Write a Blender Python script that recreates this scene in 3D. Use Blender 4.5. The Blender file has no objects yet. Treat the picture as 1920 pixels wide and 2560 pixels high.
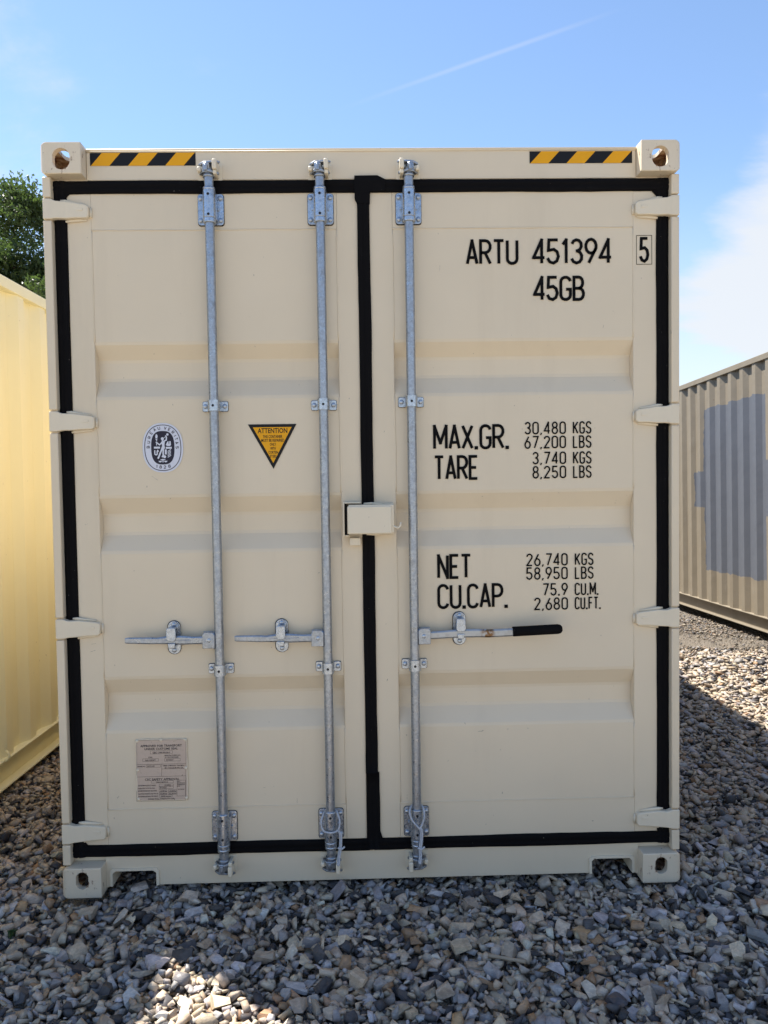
import bpy, bmesh, math, random
import numpy as np
from mathutils import Vector, Matrix, Euler

random.seed(7)
rng = np.random.default_rng(11)
SC = bpy.context.scene
COL = SC.collection
PI = math.pi

# ------------------------------------------------------------------ camera
cam_d = bpy.data.cameras.new("camera")
cam = bpy.data.objects.new("camera", cam_d)
COL.objects.link(cam)
CR = Vector((0.99959, -0.02458, -0.01459)); CU = Vector((0.01549, 0.03665, 0.99921)); CF = Vector((0.02403, 0.99903, -0.03702))
CP = Vector((-0.0131, -2.9626, 1.5967))
M = Matrix.Identity(4)
for i in range(3):
    M[i][0], M[i][1], M[i][2], M[i][3] = CR[i], CU[i], -CF[i], CP[i]
cam.matrix_world = M
cam_d.sensor_fit = 'VERTICAL'
cam_d.sensor_height = 36.0
cam_d.lens = 27.04
cam_d.clip_start = 0.05
cam_d.clip_end = 2000
SC.camera = cam

# ------------------------------------------------------------------ sky, sun, exposure
SUN_EL, SUN_AZ = math.radians(60.1), math.radians(-52.0)   # azimuth from +Y towards +X
world = bpy.data.worlds.new("World"); SC.world = world; world.use_nodes = True
wt = world.node_tree; wn = wt.nodes; wl = wt.links
SKY_STRENGTH = 0.095
def wnode(t, **kw):
    n = wn.new(t)
    for k, v in kw.items(): setattr(n, k, v)
    return n
def wmath(op, a, b=None, c=None, clamp=False):
    n = wn.new('ShaderNodeMath'); n.operation = op; n.use_clamp = clamp
    for i, v in enumerate((a, b, c)):
        if v is None: continue
        if isinstance(v, (int, float)): n.inputs[i].default_value = v
        else: wl.new(v, n.inputs[i])
    return n.outputs[0]
def wdot(vec, d):
    n = wn.new('ShaderNodeVectorMath'); n.operation = 'DOT_PRODUCT'
    wl.new(vec, n.inputs[0]); n.inputs[1].default_value = d
    return n.outputs['Value']
def wstep(x, lo, hi):
    n = wn.new('ShaderNodeMapRange'); n.interpolation_type = 'SMOOTHSTEP'
    wl.new(x, n.inputs[0]); n.inputs[1].default_value = lo; n.inputs[2].default_value = hi
    n.inputs[3].default_value = 0.0; n.inputs[4].default_value = 1.0
    return n.outputs[0]
bg = wn['Background']
sky = wnode('ShaderNodeTexSky', sky_type='NISHITA', sun_disc=False, sun_elevation=SUN_EL, sun_rotation=SUN_AZ,
            altitude=0.0, air_density=1.0, dust_density=0.1, ozone_density=2.6)
tc = wnode('ShaderNodeTexCoord')
nrm = wnode('ShaderNodeVectorMath', operation='NORMALIZE'); wl.new(tc.outputs['Generated'], nrm.inputs[0])
D = nrm.outputs[0]
sep = wnode('ShaderNodeSeparateXYZ'); wl.new(D, sep.inputs[0])
zz = sep.outputs[2]
den = wmath('ADD', wmath('MAXIMUM', zz, 0.0), 0.22)
cx = wmath('DIVIDE', sep.outputs[0], den); cy = wmath('DIVIDE', sep.outputs[1], den)
comb = wnode('ShaderNodeCombineXYZ'); wl.new(cx, comb.inputs[0]); wl.new(cy, comb.inputs[1])
nz = wnode('ShaderNodeTexNoise'); nz.inputs['Scale'].default_value = 1.15; nz.inputs['Detail'].default_value = 9.0
nz.inputs['Roughness'].default_value = 0.58; nz.inputs['Distortion'].default_value = 0.25
mp = wnode('ShaderNodeMapping'); mp.inputs['Location'].default_value = (3.7, 1.9, 0.0); mp.inputs['Scale'].default_value = (1.0, 1.35, 1.0)
wl.new(comb.outputs[0], mp.inputs[0]); wl.new(mp.outputs[0], nz.inputs['Vector'])
n1 = nz.outputs['Fac']
# more cloud towards the horizon, one bank low beyond the right container
low = wmath('SUBTRACT', 1.0, wstep(zz, 0.20, 0.52))
def dirv(el, az):
    el, az = math.radians(el), math.radians(az)
    return (math.cos(el) * math.sin(az), math.cos(el) * math.cos(az), math.sin(el))
bank = wstep(wdot(D, dirv(12, 39)), 0.945, 0.990)
bank2 = wstep(wdot(D, dirv(9, -33)), 0.965, 0.999)
amt = wmath('ADD', n1, wmath('MULTIPLY', low, 0.03))
amt = wmath('ADD', amt, wmath('MULTIPLY', bank, 0.31))
amt = wmath('ADD', amt, wmath('MULTIPLY', bank2, 0.20))
cl = wstep(amt, 0.58, 0.80)
# thin condensation trail
A = Vector((-0.060, 0.906, 0.420)).normalized(); B = Vector((0.302, 0.812, 0.499)).normalized()
N = A.cross(B).normalized()
ad = wmath('ABSOLUTE', wmath('ADD', wdot(D, N), wmath('MULTIPLY', wmath('SUBTRACT', n1, 0.5), 0.004)))
trail = wmath('SUBTRACT', 1.0, wstep(ad, 0.0002, 0.0036))
T = (B - A).normalized()
along = wdot(D, T)
a0, a1 = A.dot(T), B.dot(T)
trail = wmath('MULTIPLY', trail, wstep(along, a0 + 0.02, a0 + 0.20))
trail = wmath('MULTIPLY', trail, wmath('SUBTRACT', 1.0, wstep(along, a1 - 0.14, a1 - 0.01)))
trail = wmath('MULTIPLY', trail, 0.20)
veil = wmath('MULTIPLY', wmath('SUBTRACT', 1.0, wstep(zz, 0.05, 0.36)), 0.70)     # pale air low down
cover = wmath('MAXIMUM', wmath('MAXIMUM', wmath('MULTIPLY', cl, 0.92), trail), veil, clamp=True)
mix = wnode('ShaderNodeMixRGB'); wl.new(cover, mix.inputs[0]); wl.new(sky.outputs[0], mix.inputs[1])
CLOUD = 4.0
mix.inputs[2].default_value = (CLOUD * 0.965, CLOUD * 1.0, CLOUD * 1.05, 1)
wl.new(mix.outputs[0], bg.inputs[0]); bg.inputs[1].default_value = SKY_STRENGTH

sun_d = bpy.data.lights.new("sun", 'SUN'); sun_d.energy = 5.0; sun_d.angle = math.radians(0.53); sun_d.color = (1.0, 0.94, 0.85)
sun = bpy.data.objects.new("sun", sun_d); COL.objects.link(sun)
to_sun = Vector((math.cos(SUN_EL) * math.sin(SUN_AZ), math.cos(SUN_EL) * math.cos(SUN_AZ), math.sin(SUN_EL)))
sun.rotation_euler = to_sun.to_track_quat('Z', 'Y').to_euler(); sun.location = (-6, 5, 12)

SC.view_settings.view_transform = 'Standard'; SC.view_settings.look = 'None'
SC.view_settings.gamma = 1.0; SC.view_settings.use_curve_mapping = False
SC.view_settings.exposure = 1.25
SC.render.engine = 'CYCLES'
SC.cycles.max_bounces = 10; SC.cycles.diffuse_bounces = 6; SC.cycles.glossy_bounces = 4
SC.cycles.use_denoising = True

# ------------------------------------------------------------------ materials
class Mat:
    def __init__(self, name, color, rough=0.5, metal=0.0, spec=0.5):
        m = bpy.data.materials.new(name); m.use_nodes = True
        self.m = m; self.t = m.node_tree; self.n = self.t.nodes; self.l = self.t.links
        self.b = self.n['Principled BSDF']
        self.b.inputs['Base Color'].default_value = (*color, 1)
        self.b.inputs['Roughness'].default_value = rough; self.b.inputs['Metallic'].default_value = metal
        self.b.inputs['Specular IOR Level'].default_value = spec
        self.color = color; self.last = None
    def coord(self, kind='Object'):
        if not hasattr(self, '_tc'): self._tc = self.n.new('ShaderNodeTexCoord')
        return self._tc.outputs[kind]
    def noise(self, scale, detail=4, rough=0.55, stretch=None, kind='Object', dist=0.0):
        nn = self.n.new('ShaderNodeTexNoise'); nn.inputs['Scale'].default_value = scale; nn.inputs['Detail'].default_value = detail
        nn.inputs['Roughness'].default_value = rough; nn.inputs['Distortion'].default_value = dist
        v = self.coord(kind)
        if stretch:
            mpn = self.n.new('ShaderNodeMapping'); mpn.inputs['Scale'].default_value = stretch
            self.l.new(v, mpn.inputs[0]); v = mpn.outputs[0]
        self.l.new(v, nn.inputs['Vector']); return nn.outputs['Fac']
    def ramp(self, x, lo, hi, a=0.0, b=1.0):
        n = self.n.new('ShaderNodeMapRange'); n.interpolation_type = 'SMOOTHSTEP'; self.l.new(x, n.inputs[0])
        n.inputs[1].default_value = lo; n.inputs[2].default_value = hi; n.inputs[3].default_value = a; n.inputs[4].default_value = b
        return n.outputs[0]
    def math(self, op, a, b=None):
        n = self.n.new('ShaderNodeMath'); n.operation = op
        for i, v in enumerate((a, b)):
            if v is None: continue
            if isinstance(v, (int, float)): n.inputs[i].default_value = v
            else: self.l.new(v, n.inputs[i])
        return n.outputs[0]
    def mixc(self, fac, color):
        n = self.n.new('ShaderNodeMixRGB')
        if self.last is None: n.inputs[1].default_value = (*self.color, 1)
        else: self.l.new(self.last, n.inputs[1])
        if isinstance(fac, (int, float)): n.inputs[0].default_value = fac
        else: self.l.new(fac, n.inputs[0])
        if isinstance(color, tuple): n.inputs[2].default_value = (*color, 1)
        else: self.l.new(color, n.inputs[2])
        self.last = n.outputs[0]; self.l.new(self.last, self.b.inputs['Base Color']); return self
    def roughness(self, x): self.l.new(x, self.b.inputs['Roughness']); return self
    def bump(self, x, strength=0.2, dist=0.002):
        n = self.n.new('ShaderNodeBump'); n.inputs['Strength'].default_value = strength; n.inputs['Distance'].default_value = dist
        self.l.new(x, n.inputs['Height'])
        if hasattr(self, '_bump'): self.l.new(self._bump, n.inputs['Normal'])
        self._bump = n.outputs[0]; self.l.new(self._bump, self.b.inputs['Normal']); return self

CREAM = (0.725, 0.614, 0.450)
def cream_paint(name, color=CREAM, rust=0.0, wave=True):
    p = Mat(name, color, 0.42)
    p.mixc(p.ramp(p.noise(2.3, 5), 0.35, 0.7, 0.0, 0.35), tuple(c * 0.90 for c in color))
    p.mixc(p.ramp(p.noise(1.2, 6, 0.65, (6, 6, 0.5)), 0.52, 0.75, 0.0, 0.22), (color[0] * .82, color[1] * .80, color[2] * .78))
    p.mixc(p.ramp(p.noise(55, 2, 0.6, (1, 1, 0.6)), 0.735, 0.775, 0.0, 0.55), (0.20, 0.17, 0.13))
    if rust:
        p.mixc(p.ramp(p.noise(17, 7, 0.72, (1, 1, 0.5)), 0.655 - 0.05 * rust, 0.70 - 0.04 * rust, 0.0, 0.9), (0.17, 0.065, 0.025))
    p.roughness(p.ramp(p.noise(7, 4), 0.3, 0.7, 0.36, 0.52))
    p.bump(p.noise(240, 2), 0.05, 0.0006)
    if wave: p.bump(p.noise(3.0, 2, 0.4, (1, 1, 0.6)), 0.20, 0.012)
    return p.m
M_CREAM = cream_paint("cream_paint")
M_CREAM_CAST = cream_paint("cream_paint_on_casting", (0.73, 0.62, 0.46), 1.5, False)
M_CREAM_THICK = cream_paint("cream_paint_thick", (0.75, 0.655, 0.495), 0.0, False)
M_YELLOW = cream_paint("buff_paint", (0.82, 0.77, 0.51))
def rusty():
    p = Mat("rusty_steel", (0.20, 0.085, 0.035), 0.8)
    p.mixc(p.ramp(p.noise(30, 6, 0.65), 0.42, 0.60), (0.52, 0.40, 0.26))
    p.bump(p.noise(90, 4), 0.4, 0.002); return p.m
M_RUST = rusty()
def galvanised(name, base=(0.40, 0.435, 0.485), rough=0.34):
    p = Mat(name, base, rough, 0.85)
    v = p.n.new('ShaderNodeTexVoronoi'); v.inputs['Scale'].default_value = 170; p.l.new(p.coord(), v.inputs['Vector'])
    s = p.n.new('ShaderNodeSeparateColor'); p.l.new(v.outputs['Color'], s.inputs[0])
    p.mixc(p.ramp(s.outputs[0], 0.0, 1.0, 0.0, 0.5), tuple(c * 0.62 for c in base))
    p.mixc(p.ramp(p.noise(22, 6, 0.65), 0.55, 0.72, 0.0, 0.55), (0.20, 0.20, 0.195))
    p.mixc(p.ramp(p.noise(8, 5, 0.6, (1, 1, 0.25)), 0.60, 0.78, 0.0, 0.35), (0.52, 0.53, 0.54))
    p.roughness(p.ramp(p.noise(60, 5), 0.3, 0.7, rough - 0.08, rough + 0.17))
    p.bump(p.noise(130, 4), 0.22, 0.0012)
    return p.m
M_GALV = galvanised("galvanised_steel")
M_ZINC = galvanised("bright_zinc", (0.50, 0.55, 0.62), 0.24)
def handle_metal():
    p = Mat("stained_galvanised_steel", (0.42, 0.44, 0.46), 0.42, 0.8)
    p.mixc(p.ramp(p.noise(40, 5), 0.45, 0.65, 0, 0.5), (0.33, 0.33, 0.33))
    sx = p.n.new('ShaderNodeSeparateXYZ'); p.l.new(p.coord(), sx.inputs[0])
    near = p.ramp(p.math('ABSOLUTE', p.math('SUBTRACT', sx.outputs[0], 0.455)), 0.012, 0.035, 1, 0)
    p.mixc(p.math('MULTIPLY', near, p.ramp(p.noise(60, 5), 0.38, 0.55)), (0.20, 0.11, 0.05))
    p.bump(p.noise(120, 4), 0.2, 0.001); return p.m
M_HANDLE = handle_metal()
def rubber():
    p = Mat("black_rubber", (0.006, 0.0055, 0.006), 0.8, 0.0, 0.08)
    p.mixc(p.ramp(p.noise(14, 5, 0.6), 0.55, 0.8, 0, 0.5), (0.012, 0.011, 0.012))
    p.mixc(p.ramp(p.noise(120, 2), 0.765, 0.80, 0, 0.8), (0.35, 0.33, 0.29))
    p.bump(p.noise(9, 3, 0.5, (1, 1, 1)), 0.25, 0.006); return p.m
M_RUBBER = rubber()
M_DARK = Mat("dark_hole", (0.006, 0.006, 0.007), 0.9).m
M_SHIM_SHADOW = Mat("black_shim_shadow", (0.012, 0.012, 0.013), 0.7).m  # shim and the shadow line round it, painted in one black
M_INK = Mat("black_lettering", (0.0045, 0.004, 0.0042), 0.7, 0, 0.10).m
M_AMBER = Mat("amber_film", (0.80, 0.37, 0.008), 0.5, 0, 0.25).m
M_BLACKFILM = Mat("black_film", (0.008, 0.008, 0.009), 0.5, 0, 0.25).m
M_WHITEFILM = Mat("white_film", (0.66, 0.67, 0.74), 0.40).m
M_NAVYFILM = Mat("navy_film", (0.030, 0.027, 0.042), 0.55, 0, 0.2).m
def plate_mat():
    p = Mat("tarnished_plate", (0.56, 0.445, 0.355), 0.5, 0.15)
    p.mixc(p.ramp(p.noise(60, 5), 0.5, 0.75, 0, 0.5), (0.46, 0.36, 0.285))
    p.mixc(p.ramp(p.noise(110, 2), 0.72, 0.76, 0, 0.7), (0.14, 0.10, 0.08)); return p.m
M_PLATE = plate_mat()
M_PLATEINK = Mat("plate_engraving", (0.045, 0.036, 0.034), 0.6).m
def rope_mat():
    p = Mat("white_cord", (0.50, 0.52, 0.56), 0.85)
    p.mixc(p.ramp(p.noise(90, 4), 0.45, 0.7, 0, 0.45), (0.40, 0.41, 0.42)); return p.m
M_ROPE = rope_mat()
M_FLOORWOOD = Mat("plywood", (0.20, 0.12, 0.06), 0.6).m
def grey_container_paint():
    p = Mat("weathered_taupe_paint", (0.205, 0.174, 0.128), 0.55)
    p.mixc(p.ramp(p.noise(1.1, 6, 0.6, (4, 4, 0.35)), 0.45, 0.72, 0, 0.45), (0.150, 0.120, 0.082))
    p.mixc(p.ramp(p.noise(16, 5, 0.6, (1, 1, 0.25)), 0.60, 0.72, 0, 0.45), (0.27, 0.245, 0.205))
    p.mixc(p.ramp(p.noise(40, 5, 0.6, (1, 1, 0.4)), 0.69, 0.75, 0, 0.8), (0.15, 0.075, 0.035))
    # grey overpainting where old markings were covered: real paint, masked in the wall's own y / z metres
    sx = p.n.new('ShaderNodeSeparateXYZ'); p.l.new(p.coord(), sx.inputs[0])
    jn = p.math('MULTIPLY', p.math('SUBTRACT', p.noise(5, 5, 0.6), 0.5), 0.10)
    Y = p.math('ADD', sx.outputs[1], jn); Z = p.math('ADD', sx.outputs[2], jn)
    def rect(y0, y1, z0, z1):
        a = p.math('MULTIPLY', p.math('GREATER_THAN', Y, y0), p.math('LESS_THAN', Y, y1))
        b = p.math('MULTIPLY', p.math('GREATER_THAN', Z, z0), p.math('LESS_THAN', Z, z1))
        return p.math('MULTIPLY', a, b)
    patch = rect(4.84, 6.315, 0.545, 2.49)
    patch = p.math('MAXIMUM', patch, rect(6.25, 6.60, 1.30, 1.735))
    patch = p.math('MAXIMUM', patch, rect(3.2, 4.795, 1.215, 1.79))
    patch = p.math('MAXIMUM', patch, rect(1.6, 3.0, 0.60, 2.45))
    p.mixc(patch, (0.098, 0.108, 0.130))
    p.mixc(p.ramp(p.noise(1.1, 6, 0.7, (9, 9, 0.3)), 0.66, 0.74, 0, 0.5), (0.10, 0.07, 0.05))
    p.bump(p.noise(3.2, 3, 0.5), 0.35, 0.02); p.bump(p.noise(60, 4), 0.1, 0.002)
    return p.m
M_TAUPE = grey_container_paint()

# ------------------------------------------------------------------ mesh helpers
def finish(name, bm, mats, parent=None, smooth_angle=None):
    me = bpy.data.meshes.new(name)
    bm.normal_update()
    bm.to_mesh(me); bm.free()
    for m in (mats if isinstance(mats, (list, tuple)) else [mats]): me.materials.append(m)
    o = bpy.data.objects.new(name, me); COL.objects.link(o)
    if parent is not None: o.parent = parent
    return o
def box(bm, x0, x1, y0, y1, z0, z1, bev=0.0, mi=0, seg=2):
    vs = [bm.verts.new((x, y, z)) for x in (x0, x1) for y in (y0, y1) for z in (z0, z1)]
    fs = [bm.faces.new([vs[i] for i in q]) for q in ((0, 1, 3, 2), (4, 6, 7, 5), (0, 4, 5, 1), (2, 3, 7, 6), (0, 2, 6, 4), (1, 5, 7, 3))]
    for f in fs: f.material_index = mi
    if bev:
        es = set(e for f in fs for e in f.edges)
        r = bmesh.ops.bevel(bm, geom=list(es), offset=bev, segments=seg, affect='EDGES', profile=0.5)
        for f in r['faces']: f.material_index = mi; f.smooth = True
    return fs
def prism(bm, pts, y0, y1, mi=0, bev=0.0):
    """polygon in x/z pushed from y0 (front) to y1"""
    n = len(pts)
    a = [bm.verts.new((x, y0, z)) for x, z in pts]; b = [bm.verts.new((x, y1, z)) for x, z in pts]
    fa = bm.faces.new(a); fb = bm.faces.new(b[::-1]); fs = [fa, fb]
    for i in range(n):
        j = (i + 1) % n
        fs.append(bm.faces.new((a[j], a[i], b[i], b[j])))
    bmesh.ops.recalc_face_normals(bm, faces=fs)
    for f in fs: f.material_index = mi
    if bev:
        r = bmesh.ops.bevel(bm, geom=list(fa.edges), offset=bev, segments=2, affect='EDGES', profile=0.5)
        for f in r['faces']: f.material_index = mi; f.smooth = True
    return fs
def cyl(bm, p0, p1, r0, r1=None, seg=16, mi=0, caps=True):
    r1 = r0 if r1 is None else r1
    p0, p1 = Vector(p0), Vector(p1); d = (p1 - p0).normalized()
    u = d.orthogonal().normalized(); v = d.cross(u)
    A = [bm.verts.new(p0 + (u * math.cos(t) + v * math.sin(t)) * r0) for t in [2 * PI * i / seg for i in range(seg)]]
    B = [bm.verts.new(p1 + (u * math.cos(t) + v * math.sin(t)) * r1) for t in [2 * PI * i / seg for i in range(seg)]]
    for i in range(seg):
        j = (i + 1) % seg
        f = bm.faces.new((A[i], A[j], B[j], B[i])); f.smooth = True; f.material_index = mi
    if caps:
        f = bm.faces.new(A[::-1]); f.material_index = mi; f = bm.faces.new(B); f.material_index = mi
def tube(bm, pts, r, seg=8, mi=0, radii=None):
    pts = [Vector(p) for p in pts]; n = len(pts); rings = []
    u = None
    for i, p in enumerate(pts):
        d = (pts[min(i + 1, n - 1)] - pts[max(i - 1, 0)]).normalized()
        u = d.orthogonal().normalized() if u is None else (u - d * u.dot(d)).normalized()
        v = d.cross(u); rr = radii[i] if radii else r
        rings.append([bm.verts.new(p + (u * math.cos(t) + v * math.sin(t)) * rr) for t in [2 * PI * k / seg for k in range(seg)]])
    for a, b in zip(rings, rings[1:]):
        for k in range(seg):
            j = (k + 1) % seg
            f = bm.faces.new((a[k], a[j], b[j], b[k])); f.smooth = True; f.material_index = mi
    f = bm.faces.new(rings[0][::-1]); f.material_index = mi; f = bm.faces.new(rings[-1]); f.material_index = mi
def lathe(bm, prof, cx, cy, seg=20, mi=0):
    """profile of (radius, z) turned about the vertical through cx, cy"""
    P = [prof[0]]
    for a, b in zip(prof, prof[1:]):
        L = math.hypot(b[0] - a[0], b[1] - a[1])
        if L > .008:
            for u in (.0012 / L, 1 - .0012 / L): P.append((a[0] + (b[0] - a[0]) * u, a[1] + (b[1] - a[1]) * u))
        P.append(b)
    prof = P
    rings = [[bm.verts.new((cx + r * math.cos(t), cy + r * math.sin(t), z)) for t in [2 * PI * k / seg for k in range(seg)]] for r, z in prof]
    for a, b in zip(rings, rings[1:]):
        for k in range(seg):
            j = (k + 1) % seg
            f = bm.faces.new((a[k], a[j], b[j], b[k])); f.smooth = True; f.material_index = mi
    bm.faces.new(rings[0][::-1]).material_index = mi; bm.faces.new(rings[-1]).material_index = mi
def dome(bm, c, r, h, seg=12, mi=0):
    """round bolt head facing -Y"""
    cx_, cy_, cz_ = c; rings = []
    for k, (rr, hh) in enumerate(((1, 0), (1, .35), (.85, .72), (.5, .95))):
        rings.append([bm.verts.new((cx_ + r * rr * math.cos(t), cy_ - h * hh, cz_ + r * rr * math.sin(t))) for t in [2 * PI * i / seg for i in range(seg)]])
    for a, b in zip(rings, rings[1:]):
        for i in range(seg):
            j = (i + 1) % seg
            f = bm.faces.new((a[i], a[j], b[j], b[i])); f.smooth = True; f.material_index = mi
    f = bm.faces.new(rings[-1]); f.smooth = True; f.material_index = mi
def disc(bm, c, r, seg=14, mi=0, rz=None):
    cx_, cy_, cz_ = c; rz = rz or r
    f = bm.faces.new([bm.verts.new((cx_ + r * math.cos(t), cy_, cz_ + rz * math.sin(t))) for t in [2 * PI * i / seg for i in range(seg)]])
    f.material_index = mi
def poly(bm, pts, y, mi=0):
    f = bm.faces.new([bm.verts.new((x, y, z)) for x, z in pts]); f.material_index = mi
    f.normal_update()
    if f.normal.y > 0: f.normal_flip()
def rrect(x0, x1, z0, z1, r, seg=5):
    out = []
    for (cx_, cz_, a0) in ((x1 - r, z1 - r, 0), (x0 + r, z1 - r, 90), (x0 + r, z0 + r, 180), (x1 - r, z0 + r, 270)):
        for k in range(seg + 1):
            t = math.radians(a0 + 90 * k / seg); out.append((cx_ + r * math.cos(t), cz_ + r * math.sin(t)))
    return out
def empty(name, loc=(0, 0, 0)):
    e = bpy.data.objects.new(name, None); e.location = loc; e.empty_display_size = 0.3; COL.objects.link(e); return e
def tag(o, label, cat=None, group=None, kind=None):
    if label: o['label'] = label
    if cat: o['category'] = cat
    if group: o['group'] = group
    if kind: o['kind'] = kind
    return o
def share(o, name=None, parent=None, loc=None):
    c = o.copy(); COL.objects.link(c)
    if name: c.name = name
    c.parent = parent if parent is not None else o.parent
    if loc is not None: c.location = loc
    return c

# ------------------------------------------------------------------ stroke lettering
def _arc(cx_, cy_, rx, ry, a0, a1, n=7):
    return [(cx_ + rx * math.cos(math.radians(a0 + (a1 - a0) * i / n)), cy_ + ry * math.sin(math.radians(a0 + (a1 - a0) * i / n))) for i in range(n + 1)]
q_ = 0.2
GL = {
 'A': (1.0, [[(0, 0), (.5, 1), (1, 0)], [(.17, .27), (.83, .27)]]),
 'B': (1.0, [[(0, .5), (0, 0), (.55, 0)] + _arc(.55, .25, .45, .25, -90, 90) + [(0, .5), (0, 1), (.5, 1)] + _arc(.5, .75, .42, .25, 90, -90)]),
 'C': (1.0, [_arc(.5, 1 - q_, .5, q_, 5, 180) + _arc(.5, q_, .5, q_, 180, 355)]),
 'E': (.85, [[(1, 1), (0, 1), (0, 0), (1, 0)], [(0, .5), (.85, .5)]]),
 'F': (.85, [[(1, 1), (0, 1), (0, 0)], [(0, .52), (.85, .52)]]),
 'G': (1.0, [_arc(.5, 1 - q_, .5, q_, 5, 180) + _arc(.5, q_, .5, q_, 180, 360) + [(1, .46), (.55, .46)]]),
 'I': (.05, [[(.5, 0), (.5, 1)]]),
 'K': (1.0, [[(0, 0), (0, 1)], [(1, 1), (.06, .42)], [(.32, .58), (1, 0)]]),
 'L': (.85, [[(0, 1), (0, 0), (1, 0)]]),
 'M': (1.25, [[(0, 0), (0, 1), (.5, .25), (1, 1), (1, 0)]]),
 'N': (1.0, [[(0, 0), (0, 1), (1, 0), (1, 1)]]),
 'P': (1.0, [[(0, 0), (0, 1), (.5, 1)] + _arc(.5, .74, .5, .26, 90, -90) + [(0, .48)]]),
 'R': (1.0, [[(0, 0), (0, 1), (.5, 1)] + _arc(.5, .74, .5, .26, 90, -90) + [(0, .48)], [(.45, .48), (1, 0)]]),
 'S': (1.0, [_arc(.5, 1 - .24, .5, .24, 10, 180) + [(.0, .70), (.12, .59), (.88, .42)] + _arc(.5, .24, .5, .24, 20, -170)]),
 'T': (1.0, [[(0, 1), (1, 1)], [(.5, 1), (.5, 0)]]),
 'U': (1.0, [[(0, 1)] + _arc(.5, q_, .5, q_, 180, 360) + [(1, 1)]]),
 'V': (1.0, [[(0, 1), (.5, 0), (1, 1)]]),
 'X': (1.0, [[(0, 0), (1, 1)], [(0, 1), (1, 0)]]),
 '0': (1.0, [_arc(.5, 1 - q_, .5, q_, 0, 180) + _arc(.5, q_, .5, q_, 180, 360) + [(1, 1 - q_)]]),
 '1': (.5, [[(.1, .80), (.75, 1), (.75, 0)]]),
 '2': (1.0, [_arc(.5, .76, .5, .24, 175, -25) + [(0, 0), (1, 0)]]),
 '3': (1.0, [_arc(.5, .76, .46, .24, 165, -80) + [(.42, .52)], _arc(.5, .26, .5, .26, 85, -165)]),
 '4': (1.0, [[(.78, 0), (.78, 1), (0, .24), (1.05, .24)]]),
 '5': (1.0, [[(.95, 1), (.1, 1), (.05, .55)] + _arc(.47, .30, .53, .30, 120, -165)]),
 '6': (1.0, [[(.72, 1)] + _arc(.5, .28, .5, .30, 165, -195, 14)]),
 '7': (1.0, [[(0, 1), (1, 1), (.3, 0)]]),
 '8': (1.0, [_arc(.5, .76, .44, .24, -90, 270, 14), _arc(.5, .26, .5, .26, 90, 450, 14)]),
 '9': (1.0, [[(.28, 0)] + _arc(.5, .72, .5, .30, -15, 345, 14)]),
}
def ribbon(bm, pts, w, y, mi=0, close=False):
    """flat constant-width stroke along x/z points, mitred"""
    P = [Vector((p[0], p[1])) for p in pts]
    R = [P[0]]
    for p in P[1:]:
        if (p - R[-1]).length > 1e-6: R.append(p)
    P = R; n = len(P); Ls, Rs = [], []
    for i in range(1, n - 1):                    # very sharp corners: two straight strokes laid over each other
        a = (P[i] - P[i - 1]).normalized(); b = (P[i + 1] - P[i]).normalized()
        if a.dot(b) < -0.25:
            ribbon(bm, P[:i] + [P[i] + a * (w * .45)], w, y, mi)
            ribbon(bm, [P[i] - b * (w * .45)] + P[i + 1:], w, y - 0.00015, mi)
            return
    for i in range(n):
        a = (P[i] - P[i - 1]).normalized() if i > 0 else None
        b = (P[i + 1] - P[i]).normalized() if i < n - 1 else None
        if close and i == 0: a = (P[0] - P[-2]).normalized()
        if close and i == n - 1: b = (P[1] - P[0]).normalized()
        a = a or b; b = b or a
        na, nb = Vector((-a.y, a.x)), Vector((-b.y, b.x))
        m = na + nb
        if m.length < 1e-3: m = na
        m.normalize(); k = min(1.0 / max(m.dot(na), 0.3), 2.2)
        Ls.append(P[i] + m * (w / 2 * k)); Rs.append(P[i] - m * (w / 2 * k))
    VL = [bm.verts.new((p.x, y, p.y)) for p in Ls]; VR = [bm.verts.new((p.x, y, p.y)) for p in Rs]
    for i in range(n - 1):
        try:
            f = bm.faces.new((VL[i], VL[i + 1], VR[i + 1], VR[i])); f.material_index = mi
            f.normal_update()
            if f.normal.y > 0: f.normal_flip()
        except ValueError: pass
def text_strokes(bm, s, x0, x1, z0, h, w, y, gap=0.42, mi=0, rot=None):
    """s set between x0 and x1 on baseline z0, cap height h, stroke w"""
    adv = []
    for ch in s:
        adv.append(0.55 if ch == ' ' else 0.22 if ch in '.,' else GL[ch][0])
    gaps = [gap * (.85 if n in '.,' else 1) for n in s[1:]] + [0]
    tot = sum(adv) + sum(gaps)
    u = (x1 - x0 - w) / tot; x = x0 + w / 2; k = 0
    for ch, a, gp in zip(s, adv, gaps):
        if ch in '.,':
            c = x + .11 * u
            if ch == '.': poly(bm, [(c - w * .62, z0), (c + w * .62, z0), (c + w * .62, z0 + w * 1.2), (c - w * .62, z0 + w * 1.2)], y, mi)
            else: poly(bm, [(c - w * .7, z0 - w * .5), (c + w * .1, z0 - w * .5), (c + w * .8, z0 + w * 1.1), (c - w * .3, z0 + w * 1.1)], y, mi)
        elif ch != ' ':
            for pl in GL[ch][1]:
                k += 1
                ribbon(bm, [(x + px * a * u, z0 + w / 2 + pz * (h - w)) for px, pz in pl], w, y - 0.00012 * (k % 3), mi)
        x += (a + gp) * u
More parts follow.
